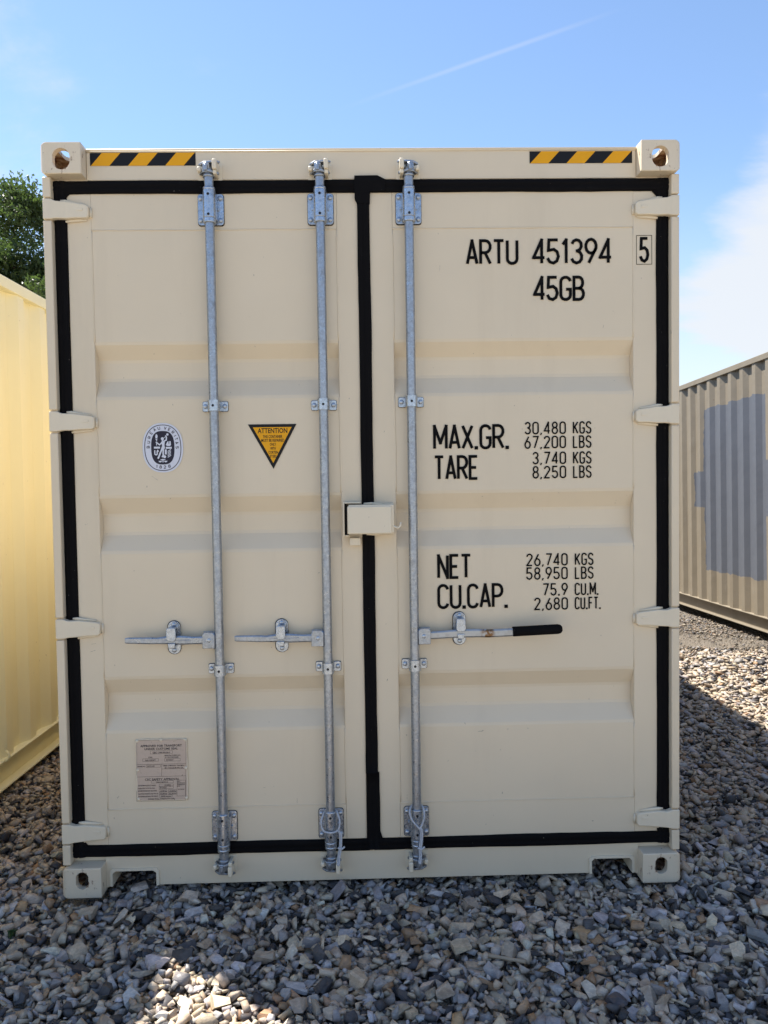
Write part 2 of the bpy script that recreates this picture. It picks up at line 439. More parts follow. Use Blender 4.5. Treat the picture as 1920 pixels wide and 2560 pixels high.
def glyph_at(bm, ch, c, h, wd, w, y, ang, mi=0):
    ca, sa = math.cos(ang), math.sin(ang); a = GL[ch][0]
    for k, pl in enumerate(GL[ch][1]):
        pts = []
        for px, pz in pl:
            lx = (px - .5) * wd * a; lz = (pz - .5) * (h - w); pts.append((c[0] + lx * ca - lz * sa, c[1] + lx * sa + lz * ca))
        ribbon(bm, pts, w, y - 0.0001 * k, mi)
def small_text(bm, s, x0, x1, z0, h, y, mi=0):
    """fine printed text in the built-in sans face, fitted to x0..x1"""
    cu = bpy.data.curves.new("t", 'FONT'); cu.body = s; cu.size = 1.0; cu.resolution_u = 2; cu.offset = 0.018
    ob = bpy.data.objects.new("t", cu)
    me = bpy.data.meshes.new_from_object(ob)
    n = len(me.vertices); co = np.zeros(n * 3); me.vertices.foreach_get('co', co); co = co.reshape(-1, 3)
    if n:
        mn, mx = co.min(0), co.max(0); sx = (x1 - x0) / max(mx[0] - mn[0], 1e-6); sz = h / 0.70
        vs = [bm.verts.new((x0 + (c[0] - mn[0]) * sx, y, z0 + c[1] * sz)) for c in co]
        for p in me.polygons:
            try:
                f = bm.faces.new([vs[i] for i in p.vertices]); f.material_index = mi
                f.normal_update()
                if f.normal.y > 0: f.normal_flip()
            except ValueError: pass
    bpy.data.meshes.remove(me); bpy.data.objects.remove(ob); bpy.data.curves.remove(cu)

# ------------------------------------------------------------------ ground
def gz(x, y):
    """level of the yard: falls gently away on the right"""
    s = min(max((x - 1.4) / 1.2, 0), 1)
    return -0.0255 * max(0.0, y - 3.4) * s if y < 13 else -0.245 * s
def ground_material():
    p = Mat("gravel_ground", (0.34, 0.30, 0.235), 0.9)
    v = p.n.new('ShaderNodeTexVoronoi'); v.inputs['Scale'].default_value = 48; p.l.new(p.coord(), v.inputs['Vector'])
    s = p.n.new('ShaderNodeSeparateColor'); p.l.new(v.outputs['Color'], s.inputs[0])
    p.mixc(p.ramp(s.outputs[0], 0.3, 0.9), (0.45, 0.40, 0.32))
    p.mixc(p.ramp(s.outputs[1], 0.6, 0.95), (0.28, 0.28, 0.285))
    v2 = p.n.new('ShaderNodeTexVoronoi'); v2.inputs['Scale'].default_value = 130; p.l.new(p.coord(), v2.inputs['Vector'])
    s2 = p.n.new('ShaderNodeSeparateColor'); p.l.new(v2.outputs['Color'], s2.inputs[0])
    p.mixc(p.ramp(s2.outputs[0], 0.2, 1.0, 0, 0.5), (0.45, 0.40, 0.32))
    p.mixc(p.ramp(p.noise(0.9, 5), 0.45, 0.7, 0, 0.4), (0.33, 0.28, 0.22))
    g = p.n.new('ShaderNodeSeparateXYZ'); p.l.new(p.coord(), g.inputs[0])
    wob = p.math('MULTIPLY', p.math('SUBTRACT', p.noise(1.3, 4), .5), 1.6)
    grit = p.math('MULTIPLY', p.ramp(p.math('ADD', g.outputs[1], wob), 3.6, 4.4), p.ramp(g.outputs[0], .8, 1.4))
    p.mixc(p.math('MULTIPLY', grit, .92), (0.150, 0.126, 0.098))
    p.bump(v.outputs['Distance'], 0.9, 0.02); p.bump(v2.outputs['Distance'], 0.8, 0.008)
    return p.m
bm = bmesh.new()
xs = [-900, -120, -30, -8, -4, -2.2, 1.4, 1.7, 2.0, 2.3, 2.6, 3.2, 4.4, 6, 12, 40, 150, 900]
ys = [-900, -100, -20, -6, -2.4, 0, 2, 3.4, 5, 7, 9, 11, 13, 20, 60, 200, 1200]
gv = [[bm.verts.new((x, y, gz(x, y) - 0.055)) for y in ys] for x in xs]
for i in range(len(xs) - 1):
    for j in range(len(ys) - 1): bm.faces.new((gv[i][j], gv[i + 1][j], gv[i + 1][j + 1], gv[i][j + 1]))
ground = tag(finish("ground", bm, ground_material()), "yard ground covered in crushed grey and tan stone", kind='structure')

# ------------------------------------------------------------------ container shell builder (walls, roof, rails)
def corrugated(bm, x, y0, y1, z0, z1, out, pitch=0.278, depth=0.036, phase=0.0, lean=0.0, mi=0):
    """vertical trapezoid corrugation along y; out = +1 when the wall faces +x"""
    prof = [(0.0, 0), (0.072, 0), (0.139, 1), (0.211, 1)]
    pts = []; y = y0 - phase
    while y < y1 + pitch:
        for dy, k in prof: pts.append((y + dy * pitch / 0.278, k))
        y += pitch
    pts = [(min(max(a, y0), y1), k) for a, k in pts if y0 - 0.07 < a < y1 + 0.07]
    A = [bm.verts.new((x - out * depth * k, a, z0)) for a, k in pts]; B = [bm.verts.new((x - out * depth * k, a, z1)) for a, k in pts]
    for i in range(len(pts) - 1):
        if abs(pts[i + 1][0] - pts[i][0]) < 1e-6: continue
        f = bm.faces.new((A[i], A[i + 1], B[i + 1], B[i])); f.material_index = mi
        f.normal_update()
        if f.normal.x * out < 0: f.normal_flip()
def side_rails(root, X, y0, y1, H, out, mat, zb=0.0):
    bm = bmesh.new()
    x0, x1 = sorted((X, X - out * 0.06))
    box(bm, x0, x1, y0, y1, H - 0.075, H - 0.012, 0.005)
    finish("top_rail", bm, mat, root)
    bm = bmesh.new()         # channel: web set back between a top lip and a foot flange
    w0, w1 = sorted((X - out * 0.052, X - out * 0.058)); f0, f1 = sorted((X + out * 0.006, X - out * 0.0515))
    box(bm, w0, w1, y0, y1, zb + 0.028, zb + 0.172)
    l0, l1 = sorted((X + out * 0.004, X - out * 0.0515))
    box(bm, l0, l1, y0, y1, zb + 0.164, zb + 0.174, 0.002)
    box(bm, f0, f1, y0, y1, zb + 0.024, zb + 0.034, 0.002)
    finish("bottom_rail", bm, mat, root)

# corner casting with its openings, cut from a block (mesh shared by mirrored copies)
def casting_mesh(hole_w=0.065, hole_h=0.079, hole_z=0.054, name="corner_casting"):
    """outer face x=0, inner face x=0.157, front y=0, back y=0.178, z 0..0.118; top of the yard at z=0.118"""
    def tmp(bm_):
        me = bpy.data.meshes.new("tmp"); bm_.to_mesh(me); bm_.free(); o = bpy.data.objects.new("tmp", me); COL.objects.link(o); return o
    b = bmesh.new(); fs = box(b, 0, 0.157, 0, 0.178, 0, 0.118)
    b.edges.ensure_lookup_table()
    es = [e for e in b.edges if all(v.co.x < 1e-6 for v in e.verts)]
    bmesh.ops.bevel(b, geom=es, offset=0.027, segments=5, affect='EDGES', profile=0.5)
    es = [e for e in b.edges if e.calc_face_angle(0) > 1.2]
    bmesh.ops.bevel(b, geom=es, offset=0.0035, segments=2, affect='EDGES', profile=0.5)
    base = tmp(b)
    b = bmesh.new(); box(b, 0.012, 0.145, 0.027, 0.166, 0.014, 0.104); cav = tmp(b)
    def stad(w, h, n=10):
        r = w / 2; e = h / 2 - r
        return [(r * math.cos(t), r * math.sin(t) + (e if math.sin(t) >= 0 else -e)) for t in [2 * PI * (i + .5) / (2 * n) for i in range(2 * n)]]
    b = bmesh.new(); prism(b, [(0.083 + x, hole_z + z) for x, z in stad(hole_w, hole_h)], -0.01, 0.06); h1 = tmp(b)
    b = bmesh.new(); prism(b, [(0.089 + x, hole_z + z) for x, z in stad(0.052, 0.079)], -0.03, 0.05)
    for v in b.verts: v.co = Vector((v.co.y, v.co.x, v.co.z))
    bmesh.ops.reverse_faces(b, faces=b.faces[:]); h2 = tmp(b)
    b = bmesh.new(); prism(b, [(0.083 + x, 0.089 + z) for x, z in stad(0.064, 0.124)], 0, 0.06)
    for v in b.verts: v.co = Vector((v.co.x, v.co.z, 0.08 + v.co.y))
    bmesh.ops.reverse_faces(b, faces=b.faces[:]); h3 = tmp(b)
    for c in (cav, h1, h2, h3):
        md = base.modifiers.new("b", 'BOOLEAN'); md.operation = 'DIFFERENCE'; md.object = c; md.solver = 'EXACT'
    dg = bpy.context.evaluated_depsgraph_get()
    me = bpy.data.meshes.new_from_object(base.evaluated_get(dg)); me.name = name
    for o in (base, cav, h1, h2, h3):
        m_ = o.data; bpy.data.objects.remove(o); bpy.data.meshes.remove(m_)
    me.materials.clear(); me.materials.append(M_CREAM_CAST); me.materials.append(M_RUST)
    for p in me.polygons:
        c = p.center
        if 0.010 < c.x < 0.147 and 0.020 < c.y < 0.168 and 0.010 < c.z < 0.106: p.material_index = 1
    return me

# ================================================================== the middle container
W2 = 1.219
FY = 0.055                                     # front of doors, header and sill
H = 2.896
LEN = 12.19
main = empty("shipping_container")
tag(main, "tall cream container seen door end on, with three locking bars and black lettering", "container")

me_top = casting_mesh(0.066, 0.080, 0.055)
me_bot = casting_mesh(0.049, 0.068, 0.048)
def put_casting(me, sx, sy, sz, root, loc, mat=None):
    o = bpy.data.objects.new("corner_casting", me); COL.objects.link(o); o.parent = root
    o.scale = (sx, sy, sz); o.location = loc
    return o
for sx in (1, -1):
    for (yy, sy) in ((0.0, 1), (LEN, -1)):
        put_casting(me_top, sx, sy, 1, main, (-sx * W2, yy, H - 0.118))
        put_casting(me_bot, sx, sy, -1, main, (-sx * W2, yy, 0.118))

# header over the doors
bm = bmesh.new()
box(bm, -1.061, 1.061, FY, 0.178, 2.772, 2.882, 0.003)
box(bm, -1.061, 1.061, FY - 0.005, 0.180, 2.8825, 2.8905, 0.003)
cyl(bm, (-1.06, FY - 0.001, 2.8805), (1.06, FY - 0.001, 2.8805), 0.003, seg=8)
box(bm, -1.192, -1.0615, FY + 0.004, 0.17, 2.768, 2.7785); box(bm, 1.0615, 1.192, FY + 0.004, 0.17, 2.768, 2.7785)
header = finish("header", bm, M_CREAM, main)
# hazard stripes: flat film on the header
def hazard(x0, x1, z0, z1, y):
    bm = bmesh.new()
    poly(bm, [(x0, z0), (x1, z0), (x1, z1), (x0, z1)], y, 0)
    L, h = x1 - x0, z1 - z0
    def clip(a):                                   # one leaning amber stripe, clipped to the film
        pts = [(a, z0), (a + s * 1.0, z0), (a + s + lean, z1), (a + lean, z1)]
        return [(min(max(px, x0), x1), pz) for px, pz in pts]
    s, lean = L * 0.176, L * 0.108
    for k in range(3):
        poly(bm, clip(x0 + L * 0.006 + k * L * 0.352), y - 0.0004, 1)
    return finish("hazard_sticker", bm, [M_BLACKFILM, M_AMBER], header)
hazard(-1.046, -0.644, 2.827, 2.876, FY - 0.0015)
hazard(0.644, 1.045, 2.829, 2.875, FY - 0.0015)

# sill with the two fork openings near the castings
bm = bmesh.new()
pts = [(-1.061, 0.139), (-1.061, 0.062), (-1.047, 0.010), (-1.036, 0.010)]
pk = lambda x0, x1, up: [(x0, 0.02), (x0, 0.070), (x0 + 0.012, 0.080), (x1 - 0.012, 0.080), (x1, 0.070), (x1, 0.02)]
lo = [(-1.0615, 0.139), (-1.0615, 0.012)] + pk(-1.036, -0.863, 0) + pk(0.873, 1.037, 0) + [(1.0615, 0.012), (1.0615, 0.139)]
vs = lo
prism(bm, vs, FY, FY + 0.012)
box(bm, -1.19, 1.19, FY + 0.013, 0.20, 0.118, 0.139)
sill = finish("sill", bm, M_CREAM, main)
for x0, x1 in ((-1.036, -0.863), (0.873, 1.037)):
    bm = bmesh.new()
    outer = [(x0 - 0.010, 0.020), (x0 - 0.010, 0.078), (x0 - 0.001, 0.0895), (x1 + 0.001, 0.0895), (x1 + 0.010, 0.078), (x1 + 0.010, 0.020)]
    inner = [(x0 + 0.0005, 0.018), (x0 + 0.0005, 0.070), (x0 + 0.012, 0.0795), (x1 - 0.012, 0.0795), (x1 - 0.0005, 0.070), (x1 - 0.0005, 0.018)]
    ya, yb = FY - 0.006, 0.20
    A = [[bm.verts.new((x, y, z)) for x, z in P] for P, y in ((outer, ya), (inner, ya), (inner, yb), (outer, yb))]
    for a, b in ((0, 1), (1, 2), (2, 3), (3, 0)):
        for i in range(5): bm.faces.new((A[a][i], A[a][i + 1], A[b][i + 1], A[b][i]))
    bmesh.ops.recalc_face_normals(bm, faces=bm.faces)
    finish("fork_pocket", bm, M_CREAM_THICK, sill)

# corner posts: front flange cut where the hinges sit, side web behind
HZ = [2.655, 1.852, 1.052, 0.245]
HH = [0.041, 0.042, 0.041, 0.041]
for s in (-1, 1):
    bm = bmesh.new()
    lim = [2.777]
    for z, h in zip(HZ, HH): lim += [z + h, z - h]
    lim.append(0.119)
    a, b = sorted((s * 1.2175, s * 1.186))
    for k in range(0, len(lim), 2):
        box(bm, a, b, 0.020, 0.060, lim[k + 1] + 0.0026, lim[k] - 0.0026, 0.004)
    a, b = sorted((s * 1.2150, s * 1.1895)); box(bm, a, b, 0.0330, 0.0598, 0.1195, 2.7775)
    a, b = sorted((s * 1.2165, s * 1.190))
    box(bm, a, b, 0.0605, 0.178, 0.119, 2.777, 0.003)
    finish("corner_post", bm, M_CREAM, main)

# doors ------------------------------------------------------------------
def gasket_strip(bm, p, q, w, y0=0.047, base=FY, jit=0.0011, seed=0, crown=0.006):
    """one rubber strip with two rounded ribs and slightly wandering edges, p -> q in x/z"""
    r = random.Random(seed)
    p, q = Vector(p), Vector(q); L = (q - p).length; n = max(4, int(L / 0.06)); d = (q - p) / L; nn = Vector((-d.y, d.x))
    prof = [(-.5, base), (-.5, y0 + .003), (-.40, y0), (-.16, y0 - crown * .5), (-.04, y0 + .001), (.08, y0 - crown * .6), (.40, y0 - .001), (.5, y0 + .003), (.5, base)]
    rows = []
    ph = r.random() * 6
    for i in range(n + 1):
        c = p + d * (L * i / n); e0 = jit * (math.sin(i * 0.55 + ph) + r.uniform(-.7, .7)); e1 = jit * (math.sin(i * 0.43 + ph * 2) + r.uniform(-.7, .7))
        row = []
        for u, y in prof:
            off = u * w + (e0 if u < -.45 else e1 if u > .45 else 0)
            v = c + nn * off; row.append(bm.verts.new((v.x, y, v.y)))
        rows.append(row)
    for a, b in zip(rows, rows[1:]):
        for k in range(len(prof) - 1):
            f = bm.faces.new((a[k], a[k + 1], b[k + 1], b[k])); f.smooth = 1 <= k < len(prof) - 2
    bm.faces.new(rows[0]); bm.faces.new(rows[-1][::-1])
    
COR = [(2.152, 2.087, 2.016, 1.941), (1.560, 1.487, 1.413, 1.342), (0.848, 0.776, 0.706, 0.634)]
CD = 0.040
def make_door(x0, x1, px0, px1):
    zt, zb, pt, pb = 2.722, 0.184, 2.584, 0.325
    bm = bmesh.new()
    # frame of four tubes around the panel, butted
    box(bm, x0, px0, FY, 0.105, zb, zt, 0.0025)
    box(bm, px1, x1, FY, 0.105, zb, zt, 0.0025)
    box(bm, px0 + .0002, px1 - .0002, FY + .0006, 0.105, pt, zt - .0005)
    box(bm, px0 + .0002, px1 - .0002, FY + .0006, 0.105, zb + .0005, pb)
    r = random.Random(int(x0 * 1000))
    # weld beads, a little uneven
    def bead(a, b):
        a, b = Vector(a), Vector(b); n = int((b - a).length / 0.035)
        P = [a.lerp(b, i / n) + Vector((r.uniform(-.0006, .0006), 0, r.uniform(-.0006, .0006))) for i in range(n + 1)]
        tube(bm, P, 0.003, 6, 0, [r.uniform(.0022, .0034) for _ in P])
    bead((px0, FY + .001, pt), (px1, FY + .001, pt)); bead((px0, FY + .001, pb), (px1, FY + .001, pb))
    segs = [pt] + [v for c in COR for v in (c[0], c[3])] + [pb]
    for k in range(0, len(segs), 2):
        for xx in (px0, px1): bead((xx, FY + .0012, segs[k] - .004), (xx, FY + .0012, segs[k + 1] + .004))
    door = finish("door", bm, M_CREAM, main)
    # corrugated panel
    bm = bmesh.new()
    prof = [(pt, 0)]
    rr = 0.006
    for a, b, c, d in COR:
        for (z, k) in ((a + rr, 0), (a - rr, .06), (b + rr, .94), (b - rr, 1), (c + rr, 1), (c - rr, .94), (d + rr, .06), (d - rr, 0)):
            prof.append((z, k))
    prof.append((pb, 0))
    A = [bm.verts.new((px0 + .0004, FY + .0012 + CD * k, z)) for z, k in prof]; B = [bm.verts.new((px1 - .0004, FY + .0012 + CD * k, z)) for z, k in prof]
    for i in range(len(prof) - 1):
        f = bm.faces.new((A[i], B[i], B[i + 1], A[i + 1]))
        f.normal_update()
        if f.normal.y > 0: f.normal_flip()
    finish("door_panel", bm, M_CREAM, door)
    return door
door_l = make_door(-1.140, -0.026, -1.048, -0.108)
door_r = make_door(0.0185, 1.141, 0.108, 1.048)

bm = bmesh.new()
GW = 0.047
gasket_strip(bm, (-1.1635, 2.7685), (-1.1635, 0.139), GW, seed=1)
gasket_strip(bm, (-1.187, 2.7445), (-0.032, 2.7445), GW + .001, 0.0462, seed=2)
gasket_strip(bm, (-1.187, 0.1625), (-0.016, 0.1625), GW, 0.0462, seed=3)
prism(bm, [(-1.141, 2.722), (-1.125, 2.722), (-1.141, 2.706)], 0.048, FY - .0004)
prism(bm, [(-1.141, 0.184), (-1.127, 0.184), (-1.141, 0.200)], 0.048, FY - .0004)
finish("gasket", bm, M_RUBBER, door_l)
bm = bmesh.new()
gasket_strip(bm, (1.1625, 2.7690), (1.1625, 0.139), GW, seed=4)
gasket_strip(bm, (0.03, 2.7445), (1.186, 2.7445), GW, 0.0462, seed=5)
gasket_strip(bm, (0.0, 0.1625), (1.186, 0.1625), GW, 0.0463, seed=6)
gasket_strip(bm, (-0.0035, 2.745), (-0.0035, 0.45), 0.0475, 0.0445, seed=7)
gasket_strip(bm, (-0.001, 0.452), (0.001, 0.142), 0.054, 0.0448, seed=8)
prism(bm, [(-0.0365, 2.782), (-0.0365, 2.695), (-0.0265, 2.676), (0.0215, 2.676), (0.024, 2.722), (0.082, 2.7225), (0.084, 2.767), (0.052, 2.783)], 0.0408, FY - .0006, bev=0.002)
prism(bm, [(1.141, 2.722), (1.120, 2.722), (1.141, 2.700)], 0.048, FY - .0004)
prism(bm, [(0.026, 0.184), (0.036, 0.184), (0.026, 0.215)], 0.048, FY - .0004)
finish("gasket", bm, M_RUBBER, door_r)

# hinges: cranked blade over the gasket, welded on the door, knuckle in the post
def make_hinge(door, s, z):
    bm = bmesh.new()
    X = lambda d: s * d
    # outline of the blade in x/z, knuckle end first
    top = [(1.2175, .0385), (1.190, .0385), (1.170, .031), (1.135, .031), (1.105, .027), (1.062, .021), (1.052, .014)]
    bot = [(1.052, -.022), (1.060, -.030), (1.105, -.031), (1.135, -.034), (1.170, -.0345), (1.190, -.0385), (1.2175, -.0385)]
    yf = lambda d: 0.018 if d > 1.185 else 0.018 + 0.010 * min(1, (1.185 - d) / .05) + 0.006 * max(0, min(1, (1.135 - d) / .08))
    P = top + bot; n = len(P)
    A = [bm.verts.new((X(d), yf(d), z + h)) for d, h in P]; B = [bm.verts.new((X(d), 0.058 if d < 1.145 else 0.046, z + h)) for d, h in P]
    for i in range(n):
        j = (i + 1) % n; bm.faces.new((A[i], A[j], B[j], B[i]))
    m = len(top)
    for i in range(m - 1):
        bm.faces.new((A[i], A[i + 1], A[n - 2 - i], A[n - 1 - i])); bm.faces.new((B[i + 1], B[i], B[n - 1 - i], B[n - 2 - i]))
    bmesh.ops.recalc_face_normals(bm, faces=bm.faces)
    es = [e for e in bm.edges if e.calc_face_angle(0) > 0.9]
    r = bmesh.ops.bevel(bm, geom=es, offset=0.0035, segments=2, affect='EDGES', profile=0.5)
    for f in r['faces']: f.smooth = True
    # raised cast ridge and mark
    a, b = sorted((X(1.135), X(1.072)))
    box(bm, a, b, 0.0305, 0.036, z - .004, z + .006, 0.0012)
    # fillet weld to the door below and sealant smear above
    tube(bm, [(X(1.062), 0.052, z - .033), (X(1.09), 0.050, z - .0345), (X(1.125), 0.050, z - .0370), (X(1.142), 0.046, z - .041)], .005, 8, 0, [.0035, .0055, .006, .004])
    tube(bm, [(X(1.048), 0.052, z + .012), (X(1.0475), 0.052, z - .024)], .005, 8)
    tube(bm, [(X(1.070), 0.052, z + .026), (X(1.11), 0.050, z + .031), (X(1.140), 0.044, z + .036), (X(1.158), 0.042, z + .037)], .005, 8, 0, [.0035, .005, .0062, .0035])
    return finish("hinge", bm, M_CREAM_THICK, door)
for z in HZ:
    make_hinge(door_l, -1, z); make_hinge(door_r, 1, z)

# painted lettering on the right door
def lettering(parts, y=FY - 0.0016):
    bm = bmesh.new()
    for s, x0, x1, z0, h, w in parts: text_strokes(bm, s, x0, x1, z0, h, w, y, 0.38 if h > .08 else 0.55)
    return finish("lettering", bm, M_INK, door_r)
lettering([("ARTU", 0.392, 0.598, 2.4400, 0.100, 0.0116)])
lettering([("451394", 0.651, 0.965, 2.4400, 0.101, 0.0116)])
bm = bmesh.new()
text_strokes(bm, "5", 1.072, 1.112, 2.4445, 0.100, 0.0116, FY - 0.0016)
x0, x1, z0, z1, w = 1.0605, 1.1225, 2.438, 2.551, 0.0018
for P in ([(x0, z0), (x1, z0), (x1, z0 + w), (x0, z0 + w)], [(x0, z1 - w), (x1, z1 - w), (x1, z1), (x0, z1)],
          [(x0, z0 + w), (x0 + w, z0 + w), (x0 + w, z1 - w), (x0, z1 - w)], [(x1 - w, z0 + w), (x1, z0 + w), (x1, z1 - w), (x1 - w, z1 - w)]): poly(bm, P, FY - 0.0016)
finish("lettering", bm, M_INK, door_r)
lettering([("45GB", 0.654, 0.858, 2.2990, 0.098, 0.0116)])
lettering([("MAX.GR.", 0.256, 0.557, 1.7245, 0.099, 0.0113)])
lettering([("TARE", 0.256, 0.434, 1.6055, 0.098, 0.0113)])
lettering([("30,480", 0.616, 0.780, 1.7805, 0.050, 0.0057)])
lettering([("KGS", 0.807, 0.881, 1.7805, 0.050, 0.0057)])
lettering([("67,200", 0.615, 0.780, 1.7250, 0.050, 0.0057)])
lettering([("LBS", 0.807, 0.881, 1.7250, 0.050, 0.0057)])
lettering([("3,740", 0.646, 0.780, 1.6625, 0.050, 0.0057)])
lettering([("KGS", 0.807, 0.881, 1.6625, 0.050, 0.0057)])
lettering([("8,250", 0.646, 0.780, 1.6070, 0.050, 0.0057)])
lettering([("LBS", 0.807, 0.881, 1.6070, 0.050, 0.0057)])
lettering([("NET", 0.266, 0.403, 1.2160, 0.099, 0.0113)])
lettering([("CU.CAP.", 0.265, 0.547, 1.0970, 0.100, 0.0113)])
lettering([("26,740", 0.619, 0.784, 1.2615, 0.050, 0.0057)])
lettering([("KGS", 0.812, 0.887, 1.2615, 0.050, 0.0057)])
lettering([("58,950", 0.618, 0.784, 1.2070, 0.050, 0.0057)])
lettering([("LBS", 0.812, 0.887, 1.2070, 0.050, 0.0057)])
lettering([("75.9", 0.683, 0.784, 1.1425, 0.050, 0.0057)])
lettering([("CU.M.", 0.811, 0.907, 1.1425, 0.050, 0.0057)])
lettering([("2,680", 0.649, 0.784, 1.0860, 0.050, 0.0057)])
lettering([("CU.FT.", 0.811, 0.916, 1.0860, 0.050, 0.0057)])

# oval classification sticker (white film, dark print)
LX, LZ, LU = -0.7965, 1.748, 1.302e-4
lp = lambda px, py: (LX + (px - 800) * LU, LZ - (py - 940) * LU)
def oval(rx, rz, ex=2.3, n=56, dy=0):
    out = []
    for i in range(n):
        t = 2 * PI * i / n; c, s = math.cos(t), math.sin(t)
        out.append((LX + rx * LU * math.copysign(abs(c) ** (2 / ex), c), LZ - dy * LU + rz * LU * math.copysign(abs(s) ** (2 / ex), s)))
    return out
bm = bmesh.new(); Y0 = FY - 0.0012
poly(bm, oval(600, 738), Y0, 0)
P = oval(536, 678); ribbon(bm, P + [P[0]], 22 * LU, Y0 - .0004, 1, True)
poly(bm, oval(346, 500, 2.7), Y0 - .0004, 1)
YW = Y0 - .0008
wp = lambda pts: poly(bm, [lp(*p) for p in pts], YW, 0)
def ws(pts, w):
    global YW
    YW -= .00006; ribbon(bm, [lp(*p) for p in pts], w * LU, YW, 0)
def wdisc(px, py, r): disc(bm, (lp(px, py)[0], YW, lp(px, py)[1]), r * LU, 14, 0)
wp([(615, 525), (650, 560), (655, 610), (640, 655), (600, 658), (583, 620), (590, 570)])
wp([(585, 672), (655, 672), (630, 705), (640, 742), (612, 745), (606, 705)])
wp([(605, 805), (628, 805), (628, 870), (608, 870)])
wp([(537, 905), (718, 905), (718, 962), (537, 962)]); wp([(888, 915), (1065, 915), (1065, 972), (888, 972)])
ws([(560, 1008), (560, 1108)] + [(595 - 36 * math.cos(t), 1112 + 36 * math.sin(t)) for t in (0.4, 1.0, 1.57, 2.1, 2.7)] + [(630, 1108), (630, 1046), (648, 1016), (668, 1058)], 34)
wdisc(795, 672, 46); ws([(792, 700), (800, 745)], 40)
wp([(756, 765), (812, 728), (868, 742), (850, 860), (864, 955), (800, 1012), (738, 1002), (782, 880)])
ws([(825, 752), (908, 710), (915, 640), (892, 575)], 38); ws([(775, 785), (705, 852), (600, 765)], 36)
ws([(775, 985), (720, 1100), (690, 1180), (650, 1262)], 48); ws([(815, 985), (806, 1100), (812, 1150), (775, 1222)], 44)
wdisc(850, 1208, 44); wdisc(946, 547, 35); ws([(845, 642), (872, 622)], 18)
wp([(890, 860), (940, 758), (975, 748), (975, 822), (995, 822), (1000, 746), (1038, 746), (1046, 860), (1015, 890), (938, 888)])
wp([(860, 990), (915, 990), (912, 1140), (858, 1138)])
for k in range(5): ws([(942, 1052 + 44 * k), (1040, 1000 + 44 * k - 10)], 21)
ws([(728, 1295), (868, 1295)], 26); ws([(798, 1270), (798, 1375)], 30)
for c in (718, 880): wp([(c - 52, 1330), (c + 52, 1330), (c + 36, 1362), (c, 1376), (c - 36, 1362)])
for ch, px, py, a in (('B', 368, 912, 90), ('U', 380, 768, 82), ('R', 412, 628, 70), ('E', 465, 495, 54), ('A', 568, 400, 33), ('U', 697, 357, 8), ('V', 885, 358, -9),
                      ('E', 1005, 395, -24), ('R', 1110, 485, -42), ('I', 1170, 590, -60), ('T', 1205, 682, -71), ('A', 1220, 800, -79), ('S', 1228, 935, -87)):
    glyph_at(bm, ch, lp(px, py), 96 * LU, 58 * LU, 17 * LU, Y0 - .0004, math.radians(a), 1)
for ch, px, py, a in (('1', 607, 1490, -8), ('8', 722, 1510, -3), ('2', 848, 1515, 3), ('8', 982, 1490, 8)):
    glyph_at(bm, ch, lp(px, py), 96 * LU, 56 * LU, 17 * LU, Y0 - .0004, math.radians(a), 1)
finish("classification_sticker", bm, [M_WHITEFILM, M_NAVYFILM], door_l)

# amber triangle
bm = bmesh.new()
TA, TB, TC = Vector((-0.4655, 1.834)), Vector((-0.277, 1.834)), Vector((-0.3695, 1.660))
poly(bm, [TA, TB, TC], Y0, 0)
ctr = (TA + TB + TC) / 3
poly(bm, [ctr + (p - ctr) * 0.80 for p in (TA, TB, TC)], Y0 - .0004, 1)
for s, py, hh, xa, xb in (("ATTENTION", 515, 26, 1158, 1315), ("THIS CONTAINER", 541, 15, 1185, 1288), ("MUST BE REPAIRED", 561, 15, 1176, 1298), ("ONLY", 582, 14, 1221, 1254),
                          ("WITH", 603, 14, 1223, 1252), ("CORTEN", 624, 14, 1213, 1264), ("STEEL", 645, 14, 1220, 1258)):
    u = 0.1885 / 257
    small_text(bm, s, -0.4655 + (xa - 1107) * u, -0.4655 + (xb - 1107) * u, 1.834 - (py - 468) * 0.000733, hh * 0.000733, Y0 - .0008, 0)
finish("warning_sticker", bm, [M_BLACKFILM, M_AMBER], door_l)

# approval plate with rivets and print
bm = bmesh.new()
PX = lambda px, py=0: -0.9295 + (px - 355 - (py - 230) * 0.028) * 0.1965 / 1032
PZ = lambda py, px=0: 0.6020 - (py - 232 + (px - 355) * 0.022) * 0.2415 / 1262
box(bm, -0.9305, -0.7325, FY - .0035, FY - .0012, 0.3605, 0.6025, mi=0)
yp = FY - .0039
def pl(px, py): return (PX(px, py), PZ(py, px))
def pline(a, b, w=.0009): ribbon(bm, [pl(*a), pl(*b)], w, yp, 1)
def prect(x0, y0, x1, y1):
    d = -(x1 - x0) * 0.022; P = [pl(x0, y0), pl(x1, y0 + d), pl(x1, y1 + d), pl(x0, y1)]; ribbon(bm, P + [P[0]], .0008, yp, 1, True)
prect(372, 240, 1380, 1508)
def ptext(s, x0, x1, yb, h): small_text(bm, s, PX(x0, yb), PX(x1, yb), PZ(yb, (x0 + x1) / 2), h * 0.1914e-3, yp - .0003, 1)
ptext("APPROVED FOR TRANSPORT", 445, 1298, 370, 46); ptext("UNDER CUSTOMS SEAL", 528, 1215, 432, 44)
prect(648, 458, 1102, 520); ptext("GB/C 17905 BV/2019", 695, 1055, 505, 30)
ptext("TYPE", 605, 692, 605, 26); prect(492, 622, 815, 678); ptext("A40-120DPT", 540, 760, 665, 28)
ptext("MANUFACTURER'S NO.", 945, 1275, 560, 26); ptext("OF THE CONTAINER", 945, 1232, 600, 26); prect(940, 618, 1265, 670); ptext("RY20Z27", 978, 1125, 655, 26)
